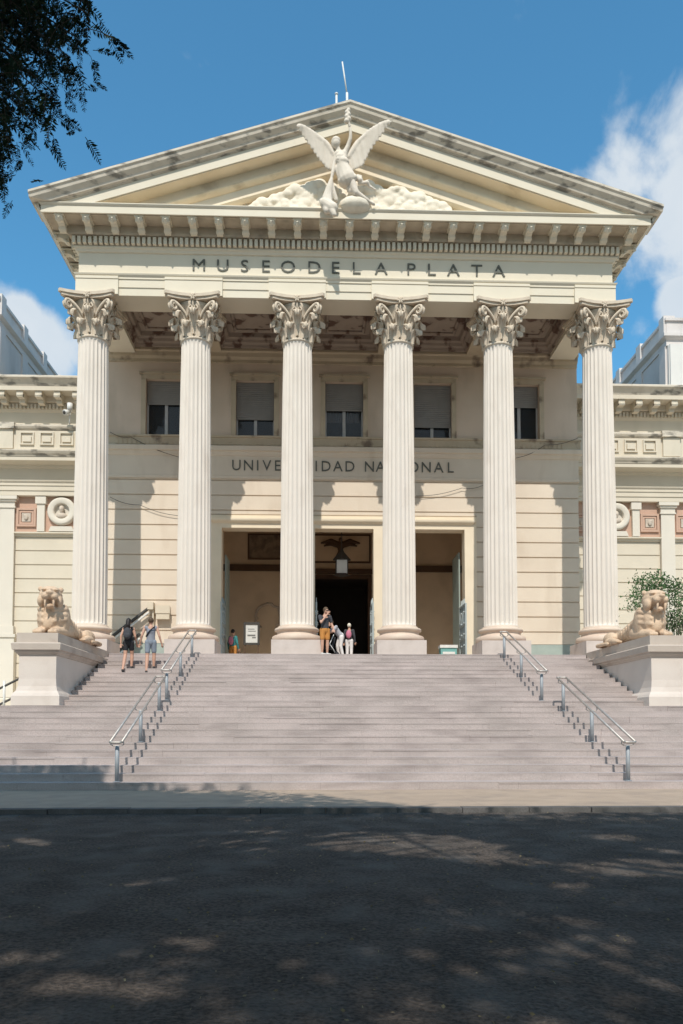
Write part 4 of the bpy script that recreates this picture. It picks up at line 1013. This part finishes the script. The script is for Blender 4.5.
# side ramp rails far left
rl = thing('ramp_rail', (-13.4,29.5,2.1), 'dark sloping ramp rails behind the left pedestal', 'handrail')
for dz in (0,-.62):
    a = at(-40,714,29.5); b = at(22,683,29.5); MB().tube([a+Vector((0,0,dz+.22)),b+Vector((0,0,dz+.22))],0.045,8).build('bar','blackrail',rl)
for px in (-25,4): 
    a = at(px,700,29.5); MB().tube([(a.x,29.5,2.1),(a.x,29.5,3.25)],0.05,8).build('post','whitem',rl)

# ================================================================== PEOPLE
def hand(S, w, e, curl=0.4, side=1):          # wrist w, direction from elbow e; palm plus five fingers
    w = Vector(w); d = (w-Vector(e)).normalized(); ax = d.cross(Vector((0,1,0))); ax = ax.normalized() if ax.length > .1 else Vector((1,0,0)); n = d.cross(ax).normalized()
    S.cap(w,.026,w+d*.085,.036,(n,.55))
    for i, ln in enumerate((.070,.080,.075,.060)):
        b = w + d*.09 + ax*(-.030+.020*i); m_ = b + d*ln*.55 + n*curl*.02*side; S.chain([b,m_,m_+(d*.7+n*curl*side).normalized()*ln*.5],[.0095,.009,.0075])
    b = w + d*.03 + ax*-.03; S.chain([b,b+(d*.6-ax).normalized()*.045,b+(d*.9-ax*.7).normalized()*.085],[.012,.011,.009])
def person(loc, rz, J, label, top, topm, bottom, botm, hairm, hair='short', shoem='shoe', scale=1.0, bare_arms=True, extra=None, barelegs=True):
    """J: joint dict in body space (x right, y back, z up; faces -Y)."""
    t = thing('person', (0,0,0), label, 'person')
    V_ = lambda k: Vector(J[k])
    S = Sculpt(); pel, che, nk, hd = V_('pelvis'), V_('chest'), V_('neck'), V_('head')
    S.cap(pel,.135,pel.lerp(che,.5),.125,((0,1,0),.8)); S.cap(pel.lerp(che,.5),.125,che,.145,((0,1,0),.78)); S.cap(che,.13,nk-Vector((0,0,.07)),.09)
    S.cap(nk-Vector((0,0,.05)),.058,nk.lerp(hd,.6),.055)
    S.ell(hd,(.082,.102,.118)); S.ell(hd+V_('face')*.065+Vector((0,0,-.055)),(.050,.05,.05)); S.cap(hd+V_('face')*.092+Vector((0,0,.005)),.011,hd+V_('face')*.112+Vector((0,0,-.02)),.016)
    fx = V_('face').cross(Vector((0,0,1))).normalized()
    for s in (-1,1):
        S.ell(hd+fx*s*.076+Vector((0,0,-.005)),(.016,.02,.03)); S.ell(hd+V_('face')*.085+fx*s*.032+Vector((0,0,.016)),(.014,.012,.008))
    S.ell(hd+V_('face')*.098+Vector((0,0,-.058)),(.024,.012,.010))
    for sd in ('l','r'):
        sh, el, wr = V_('sh'+sd), V_('el'+sd), V_('wr'+sd); hp, kn, an_ = V_('hip'+sd), V_('kn'+sd), V_('an'+sd)
        S.cap(che.lerp(sh,.4)+Vector((0,0,.03)),.08,sh,.062); S.cap(sh,.056,el,.040); S.cap(el,.041,wr,.027); hand(S,wr,el,.5,1 if sd=='l' else -1)
        S.cap(hp,.098,kn,.062); S.cap(kn,.060,kn.lerp(an_,.35),.062); S.cap(kn.lerp(an_,.35),.062,an_,.038)
        fd = V_('face')*1.0; fd.z = 0; fd = fd.normalized() if 'toe'+sd not in J else (V_('toe'+sd)-an_).normalized()
        S.cap(an_+Vector((0,0,-.045)),.036,an_+fd*.13+Vector((0,0,-.06)),.028)
    body = S.build('body','skin',t,voxel=.0105,smooth=1)
    # shirt
    S = Sculpt(); S.cap(pel+Vector((0,0,.02)),.156,pel.lerp(che,.5),.146,((0,1,0),.82)); S.cap(pel.lerp(che,.5),.146,che,.160,((0,1,0),.8)); S.cap(che,.145,nk-Vector((0,0,.085)),.085)
    for sd in ('l','r'):
        sh, el = V_('sh'+sd), V_('el'+sd)
        S.cap(che.lerp(sh,.3)+Vector((0,0,.02)),.085,che.lerp(sh,.86)+Vector((0,0,.012)),.074 if top=='tank' else .075)
        if top == 'tee': S.cap(sh,.072,sh.lerp(el,.62),.062)
        if top == 'long': S.cap(sh,.072,el,.055); S.cap(el,.055,V_('wr'+sd),.042)
    S.build('shirt',topm,t,voxel=.012,smooth=1)
    S = Sculpt(); S.cap(pel+Vector((0,0,.05)),.146,pel-Vector((0,0,.03)),.158,((0,1,0),.85))
    fr_ = {'shorts':.72,'short':.55,'long':1.0}[bottom]
    for sd in ('l','r'):
        hp, kn, an_ = V_('hip'+sd), V_('kn'+sd), V_('an'+sd)
        S.cap(hp,.108,hp.lerp(kn,fr_),.090 if fr_<1 else .080)
        if bottom == 'long': S.cap(kn,.082,an_,.062)
    S.build('shorts' if bottom != 'long' else 'trousers',botm,t,voxel=.012,smooth=1)
    S = Sculpt(); bk = -V_('face'); S.ell(hd+bk*.018+Vector((0,0,.03)),(.096,.113,.115))
    if hair == 'long': S.chain([hd+bk*.06,hd+bk*.09+Vector((0,0,-.12)),nk+bk*.10+Vector((0,0,-.10))],[.085,.085,.055])
    if hair == 'cap': S.ell(hd+V_('face')*.10+Vector((0,0,.05)),(.07,.08,.015))
    h_ = S.build('hair' if hair != 'cap' else 'cap',hairm,t,voxel=.012,smooth=1)
    # cut hair away from the face
    me = h_.data
    bm = bmesh.new(); bm.from_mesh(me); off = ABS[h_.name]
    dl = [v for v in bm.verts if (Vector(v.co)+off-hd).dot(V_('face')) > .045 and (Vector(v.co)+off-hd).z < .045] if hair != 'cap' else [v for v in bm.verts if (Vector(v.co)+off-hd).z < .0]
    bmesh.ops.delete(bm, geom=dl, context='VERTS'); bm.to_mesh(me); bm.free()
    for sd in ('l','r'):
        an_ = V_('an'+sd); fd = Vector((V_('face').x,V_('face').y,0)).normalized() if 'toe'+sd not in J else (V_('toe'+sd)-an_).normalized()
        S = Sculpt(); S.cap(an_+Vector((0,0,-.02)),.046,an_+Vector((0,0,-.045))-fd*.02,.045); S.cap(an_+Vector((0,0,-.05)),.044,an_+fd*.15+Vector((0,0,-.065)),.036); S.build('shoe',shoem,t,voxel=.012,smooth=1)
    if extra: extra(t, J, V_)
    t.location = loc; t.rotation_euler = (0,0,rz); t.scale = (scale,)*3
    return t
base = dict(pelvis=(0,0,.96),chest=(0,0,1.28),neck=(0,0,1.50),head=(0,0,1.645),face=(0,-1,0),shl=(-.185,0,1.42),shr=(.185,0,1.42),ell=(-.25,.02,1.13),elr=(.25,.02,1.13),
            wrl=(-.27,-.05,.87),wrr=(.27,-.05,.87),hipl=(-.095,0,.92),hipr=(.095,0,.92),knl=(-.10,-.01,.50),knr=(.10,-.01,.50),anl=(-.10,.02,.09),anr=(.10,.02,.09))
def J(**k): d = dict(base); d.update(k); return d
def step_z(y): return min(int((y-Y0)/RUN)+1, NST)*H
# woman going up: faces away from the camera (+Y in the world), rear foot a step below
def pack(t, J_, V_):
    S = Sculpt(); c = V_('chest'); b = -V_('face'); S.ell(c+b*.19+Vector((0,0,-.06)),(.15,.10,.22)); S.ell(c+b*.26+Vector((0,0,-.14)),(.12,.06,.11)); k_ = S.build('backpack','cdark',t,voxel=.014)
    for s in (-1,1): MB().tube([c+Vector((s*.11,0,.17))+b*.12,c+Vector((s*.12,0,.19)),c+Vector((s*.13,0,.1))-b*.15,c+Vector((s*.14,0,-.1))-b*.14],0.018,6).build('strap','cblack',k_)
def sling(t, J_, V_):
    c = V_('chest'); MB().tube([c+Vector((-.15,-.02,.20)),c+Vector((-.10,.15,.13)),c+Vector((.02,.155,.02)),c+Vector((.13,.11,-.13)),c+Vector((.16,.02,-.17))],0.022,6).build('strap','cblack',t)
wx = -7.80; wy = Y0+19*RUN+.20; wz = 20*H
w1 = person((wx,wy,wz), math.pi, J(anl=(-.09,-.10,.09),knl=(-.10,-.12,.52),hipl=(-.09,0,.92),anr=(.10,.36,-.085+.03),knr=(.10,.03,.48),toer=(.10,.25,-.11),wrl=(-.25,-.16,.90),wrr=(.24,.10,.88),ell=(-.23,.0,1.14),elr=(.24,.08,1.15),shl=(-.165,0,1.40),shr=(.165,0,1.40)),
       'woman climbing the stairs in a black top and shorts with a dark backpack','tank','cblack','short','cblack','hairb','long','shoe',0.99,extra=pack)
w1.name = 'person'
mx_ = -7.03; my = Y0+19*RUN+.20; mz = 20*H
person((mx_,my,mz), math.pi+.12, J(wrl=(-.36,-.02,.89),wrr=(.36,-.03,.89),ell=(-.29,.05,1.14),elr=(.29,.05,1.14),shl=(-.20,0,1.43),shr=(.20,0,1.43),anl=(-.10,-.10,.09),knl=(-.11,-.08,.50),anr=(.12,.18,-.085),knr=(.11,.0,.46),toer=(.12,.05,-.11)),
       'man climbing the stairs in a grey tank top and blue grey shorts','tank','cgrey','shorts','cblue','hairbr','short','shoe',1.01,extra=sling)
# man in orange shorts, hand at the mouth, body turned towards the right
def shades(t, J_, V_):
    h = V_('head'); f = V_('face'); fx = f.cross(Vector((0,0,1))).normalized(); MB().tube([h-fx*.08+Vector((0,0,.018)),h-fx*.06+f*.095+Vector((0,0,.018)),h+fx*.06+f*.095+Vector((0,0,.018)),h+fx*.08+Vector((0,0,.018))],0.016,6).build('sunglasses','cblack',t)
fc = Vector((.55,-.80,-.20)).normalized()
person((-.93,28.75,PZ), .35, J(head=(.03,-.05,1.64),face=tuple(fc),wrl=(.0,-.22,1.47),ell=(-.22,-.20,1.18),elr=(.27,-.02,1.14),wrr=(.26,-.22,.95),shl=(-.20,0,1.42),shr=(.20,0,1.42)),
       'man in a black shirt and orange shorts holding a hand to his mouth','tee','cdark','shorts','corange','hairbr','short','shoew',1.03,extra=shades)
# man bending over a pushchair
person((-.42,29.6,PZ), -1.25, J(pelvis=(0,.16,.90),chest=(0,-.08,1.18),neck=(0,-.22,1.36),head=(0,-.32,1.47),face=(.0,-.80,-.6),shl=(-.19,-.14,1.30),shr=(.19,-.14,1.30),ell=(-.22,-.34,1.06),elr=(.22,-.34,1.06),wrl=(-.18,-.55,.98),wrr=(.18,-.55,.98),hipl=(-.095,.14,.88),hipr=(.095,.14,.88),knl=(-.10,.02,.48),knr=(.10,.10,.48),anl=(-.1,.12,.09),anr=(.1,.2,.09)),
       'man in a light grey shirt and white trousers leaning over a pushchair','tee','clight','long','cwhite','hairbr','short','shoew',0.90)
def ppack(t, J_, V_):
    S = Sculpt(); c = V_('chest'); b = -V_('face'); S.ell(c+b*.18+Vector((0,0,-.06)),(.14,.09,.21)); S.build('backpack','cpink',t,voxel=.016)
person((.08,30.6,PZ), math.pi-.2, J(), 'white haired woman with a pink backpack and pale trousers entering the middle doorway','long','cdark','long','cwhite','hairw','short','shoew',0.83,extra=ppack)
person((-5.03,34.5,PZ), math.pi-.5, J(shl=(-.165,0,1.40),shr=(.165,0,1.40)), 'person in a teal top with a pink bag beside the gate of the left doorway','long','cteal','shorts','corange','hairb','short','shoe',0.97,extra=ppack)
pc = thing('pushchair', (-1.0+.35,29.35,PZ), 'black pushchair with a white handle bar in front of the leaning man', 'pushchair')
ox, oy = -.70, 29.45
MB().tube([(ox-.22,oy-.15,PZ+.08),(ox+.12,oy-.15,PZ+.85),(ox+.12,oy+.15,PZ+.85),(ox-.22,oy+.15,PZ+.08)],0.016,6).build('handle_frame','whitem',pc)
MB().prism([(ox-.25,PZ+.30),(ox+.10,PZ+.28),(ox+.20,PZ+.75),(ox+.14,PZ+.76),(ox+.02,PZ+.38),(ox-.25,PZ+.36)],'y',oy-.17,oy+.17).build('seat','cblack',pc)
for (dx,dy) in ((-.22,-.2),(-.22,.2),(.24,-.2),(.24,.2)):
    MB().tube([(ox+dx,oy+dy-.02,PZ+.09),(ox+dx,oy+dy+.02,PZ+.09)],0.09,14).build('wheel','cblack',pc)
MB().tube([(ox+.24,oy-.17,PZ+.09),(ox-.05,oy-.17,PZ+.5),(ox-.05,oy+.17,PZ+.5),(ox+.24,oy+.17,PZ+.09)],0.014,6).build('leg_frame','whitem',pc)

# ================================================================== TREES AND SHRUB
def leaf_mesh(name, mt, parent, P_, Dn, size, asp, loc=Vector((0,0,0))):
    """many rhombic leaves: P_ positions (n,3), Dn directions, size (n,)"""
    n = len(P_); rg = np.random.default_rng(1)
    r = rg.normal(size=(n,3)); s_ = np.cross(Dn, r); s_ /= np.linalg.norm(s_,axis=1)[:,None]+1e-9
    a = P_; b = P_ + Dn*size[:,None]*.5 + s_*size[:,None]*asp; c = P_ + Dn*size[:,None]; d = P_ + Dn*size[:,None]*.5 - s_*size[:,None]*asp
    V = np.stack([a,b,c,d],1).reshape(-1,3) - np.array(loc)
    me = bpy.data.meshes.new(name); me.vertices.add(4*n); me.vertices.foreach_set('co', V.ravel())
    me.loops.add(4*n); me.loops.foreach_set('vertex_index', np.arange(4*n)); me.polygons.add(n)
    me.polygons.foreach_set('loop_start', np.arange(0,4*n,4)); me.polygons.foreach_set('loop_total', np.full(n,4)); me.update(); me.validate()
    me.materials.append(M[mt]); o = bpy.data.objects.new(name, me); COL.objects.link(o)
    return attach(o, parent, Vector(loc))
def hidden_ok(P_, margin=0.6):     # keep only leaves standing above or beside what the photograph shows
    y = P_[:,1]; xl = -1.25 - .418*np.maximum(y,0) ; xr = -1.25+.48*np.maximum(y,0)
    zt = 1.4 + .985*np.maximum(y,0)
    return (P_[:,0] < xl-margin) | (P_[:,0] > xr+margin) | (P_[:,2] > zt+margin) | (y < -.2)
def tree(loc, H_, cr, crz, nclump, seed, label, leaves=70, holes=(), rad=.32):
    rg = np.random.default_rng(seed); t = thing('park_tree', loc, label, 'tree', 'park trees across the road')
    lx, ly, lz = loc; cz = H_
    tr_ = MB(); tr_.tube([(lx,ly,lz-.1),(lx+.1,ly,lz+.4),(lx+.05,ly+.1,lz+H_*.35),(lx+.2,ly+.2,lz+H_*.62),(lx+.1,ly+.3,lz+H_*.95)],[rad*1.5,rad,rad*.85,rad*.6,rad*.2],10)
    P_ = []; cl = []
    while len(cl) < nclump:
        v = rg.uniform(-1,1,3)
        if .25 < (v**2).sum() < 1: cl.append(v)
    cl = np.array(cl)*np.array([cr,cr,crz]) + np.array([lx,ly,cz])
    keep = []
    for c in cl:
        # shadow position on the ground
        gx = c[0]+.1/1.22*c[2]; gy = c[1]+c[2]/1.22
        if any(((gx-hx)/rx)**2+((gy-hy)/ry)**2 < 1 for hx,hy,rx,ry in holes): continue
        keep.append(c)
    cl = np.array(keep); cl = cl[hidden_ok(cl, 1.3)]
    base_ = Vector((lx+.08,ly+.15,lz+H_*.5))
    for c in cl[::3]:
        b = base_ + Vector((0,0,rg.uniform(0,H_*.35))); e = Vector(c); m_ = b.lerp(e,.5)+Vector((0,0,.4))
        if all(hidden_ok(np.array([list(m_)]),.3)): tr_.tube([b,m_,e],[rad*.28,rad*.15,.02],6)
    tr_.build('trunk','bark',t)
    n = len(cl)*leaves; pos = np.repeat(cl,leaves,0) + rg.normal(size=(n,3))*np.array([.55,.55,.28])
    pos = pos[hidden_ok(pos,.55)]; pos = pos[thin(pos,rg,1.0)]; n = len(pos)
    dr = rg.normal(size=(n,3)); dr[:,2] = dr[:,2]*.5-.3; dr /= np.linalg.norm(dr,axis=1)[:,None]
    leaf_mesh('crown','leaf',t,pos,dr,rg.uniform(.14,.30,n),.26,loc=Vector((lx,ly,cz)))
    return t
def gpx(px, py, z=-.085): d = ray(px,py); q = CAM + d*((z-CAM.z)/d.z); return q.x, q.y
HOLES = []  # sun patches on the road; crowns are opened to let them through
for px,py,rx,ry in [(400,843,80,9),(350,837,48,5),(450,851,60,8),(500,862,46,6),(475,846,30,4),(640,868,70,9),(615,838,32,4),(670,850,30,4),(135,857,62,8),(225,847,46,6),(25,843,45,6),(15,902,42,13),(155,884,30,7),(205,942,36,10),(112,988,85,12),(295,962,26,8),(650,984,36,10),(505,968,48,6),(600,1004,40,8),(432,998,32,7),(560,886,30,3),(600,925,25,4),(270,832,20,2),(300,1010,50,7),(30,960,30,6),(560,955,25,5)]:
    x0,y0 = gpx(px,py); x1,_ = gpx(px+rx,py); _,y1 = gpx(px,py-ry); HOLES.append((x0,y0,x1-x0,y1-y0))
def lit(gx, gy, jit):     # ground kept sunny: leaves that would shade it are cut from the crowns
    ymax = np.where(gx < -6.3, 18.9, np.where(gx < -2.2, 17.75, 17.75-(gx+2.2)*1.42))
    ymax = np.where(gx > .9, 13.2, ymax); ymax = np.where(gx > 7.2, 18.6, ymax)
    return gy > ymax + jit
def thin(P_, rg, soft):
    gx = P_[:,0]+.1/1.22*P_[:,2]; gy = P_[:,1]+P_[:,2]/1.22; n = len(P_); k = ~lit(gx, gy, rg.normal(size=n)*.12)
    for hx,hy,rx,ry in HOLES:
        d = ((gx-hx)/rx)**2+((gy-hy)/ry)**2; k &= (d > rg.uniform(1.0,1.6,n)*soft) | (rg.random(n) < .05)
    return k
tree((-11.0,2.5,-.2), 11.5, 7.0, 2.8, 480, 11, 'tall park tree left of the view whose feathery branch hangs into the sky', 90, (), .40)
tree((1.5,-5.5,-.2), 12.5, 7.5, 2.8, 480, 12, 'park tree behind the viewer shading the middle of the road', 90)
tree((11.5,-4.5,-.2), 12.0, 6.5, 2.6, 380, 13, 'park tree on the right shading the road edge', 90)
tree((-4.6,1.2,-.2), 11.5, 6.0, 2.2, 400, 14, 'park tree beside the viewer with branches over the left sidewalk', 90)
tree((5.0,-1.5,-.2), 12.0, 5.5, 2.2, 300, 15, 'park tree behind the viewer nearest to the right road edge', 90)
tree((-9.5,6.2,-.2), 10.5, 5.0, 2.0, 420, 16, 'slender park tree left of the sidewalk shading the lowest steps', 130)
T2 = [o for o in bpy.data.objects if o.name == 'park_tree.001'][0]  # copied below as unseen trees, added to cut sky light on the shaded road
for (x_,y_,r_,lab) in ((-15,-15,1.0,'added unseen tree far behind the viewer to the left'),(0,-19,2.2,'added unseen tree farthest behind the viewer'),(15,-16,3.1,'added unseen tree far behind the viewer to the right'),(-21,-5,4.0,'added unseen tree at the left end of the road'),(21.5,-5,5.1,'added unseen tree at the right end of the road')):
    c = copy_tree(T2); c.location = (x_,y_,-.2); c.rotation_euler = (0,0,r_); c['label'] = lab
# feathery branch hanging into the top left of the view (part of the left tree)
BR = [o for o in bpy.data.objects if o.name == 'park_tree'][0]
def branch():
    rg = np.random.default_rng(21); tb_ = MB(); P_=[];D_=[];Sz=[]
    Y = 6.5
    def pinnate(base, d, ln, droop):
        d = Vector(d).normalized(); s_ = d.cross(Vector((rg.normal()*.3, 1, rg.normal()*.3))).normalized(); n = 13; pts=[]
        for i in range(n+1):
            t = i/n; p = Vector(base) + d*ln*t + Vector((0,0,-droop*ln*t*t)); pts.append(p)
            if i > 1:
                l = ln*.30*math.sin(math.pi*(.12+.86*t))**.6
                for sg_ in (-1,1):
                    dd_ = (s_*sg_ + d*.55 + Vector((rg.normal()*.12,rg.normal()*.12,rg.normal()*.12-.1))).normalized(); P_.append(p); D_.append(dd_); Sz.append(l*rg.uniform(.8,1.1))
        tb_.tube(pts[::3]+[pts[-1]],.0028,4)
    # twigs: start outside the frame at left and top
    root = at(-330,-160,5.2)
    ends = []
    for k in range(64):
        if k < 50: px = rg.uniform(-60,82); py = rg.uniform(-60,118) - max(0,px-30)*.5
        else: px = rg.uniform(-60,10); py = rg.uniform(90,150)
        ends.append((px,py))
    ends += [(84,52),(60,98),(58,108),(40,128),(16,148),(74,74),(88,14),(86,2),(4,165)]
    for px,py in ends:
        e = at(px,py,Y+rg.uniform(-1.0,1.2)); m_ = root.lerp(e,.55)+Vector((0,0,.25)); tb_.tube([root.lerp(e,.15)+Vector((0,0,.1)),m_,e],[.035,.014,.004],5)
        for j in range(20):
            q = m_.lerp(e, rg.uniform(.55,1.02)); q = q + Vector((rg.normal()*.10,rg.normal()*.22,rg.normal()*.10))
            pinnate(q,(rg.normal()*.7+.35,rg.normal()*.6,rg.normal()*.45-.55),rg.uniform(.13,.22),.25)
    for (qx,qy,dx_) in ((104,34,.9),(108,36,.3),(112,38,.55)):
        q = at(qx,qy,Y); pinnate(q,(dx_,.1,-.5+.2*dx_),.22,.15)
    tb_.tube([at(92,22,Y),at(106,36,Y)],.005,4)
    tb_.tube([Vector((-9.9,2.7,7.0)),Vector((-8.4,3.6,8.0)),root],[.14,.09,.05],8)
    tb_.build('branch','bark',BR)
    leaf_mesh('foliage','leafn',BR,np.array([list(p) for p in P_]),np.array([list(d) for d in D_]),np.array(Sz),.17,loc=Vector(at(30,60,Y)))
branch()

# shrub behind the right pedestal
def shrub():
    rg = np.random.default_rng(5); t = thing('shrub', (12.6,29.5,2.1), 'loose green shrub growing behind the right pedestal and cat statue', 'shrub')
    sm_ = MB(); P_=[];D_=[];Sz=[]
    cl = [(640,582),(646,590),(636,594),(655,578),(662,583),(652,592),(668,590),(675,586),(682,592),(676,602),(684,606),(666,600),(680,616),(688,620),(672,628),(684,630),(662,626),(668,634),(690,600),(645,602),(658,586),(678,624),(700,610),(710,625),(695,588),(634,606),(665,618)]
    for px,py in cl:
        c = at(px,py,29.5+rg.uniform(-.6,.8)); b = Vector((12.6+rg.uniform(-.2,.2),29.5,2.1)); m_ = b.lerp(c,.6)+Vector((.15,0,.1)); sm_.tube([b,m_,c],[.03,.018,.006],5)
        for i in range(150):
            p = c + Vector((rg.normal()*.21,rg.normal()*.25,rg.normal()*.15)); P_.append(list(p)); d = Vector((rg.normal(),rg.normal()-.3,rg.normal()+.4)).normalized(); D_.append(list(d)); Sz.append(rg.uniform(.07,.16))
    sm_.build('stems','bark',t); leaf_mesh('foliage','bush',t,np.array(P_),np.array(D_),np.array(Sz),.22,loc=Vector((12.6,29.5,5)))
shrub()
# fallen leaves and grit on the road
def litter():
    rg = np.random.default_rng(9); n = 1100
    y = 3.5+10*rg.random(n)**.8; x = -1.25+(rg.random(n)-.5)*1.1*y; P_ = np.stack([x,y,np.full(n,-.07)],1)
    a = rg.random(n)*6.28; D_ = np.stack([np.cos(a),np.sin(a),rg.random(n)*.25],1); D_ /= np.linalg.norm(D_,axis=1)[:,None]
    o = leaf_mesh('fallen_leaves','dry',None,P_,D_,rg.uniform(.01,.038,n),.3); tag(o,'small dry leaves scattered over the asphalt','leaves',kind='stuff')
litter()
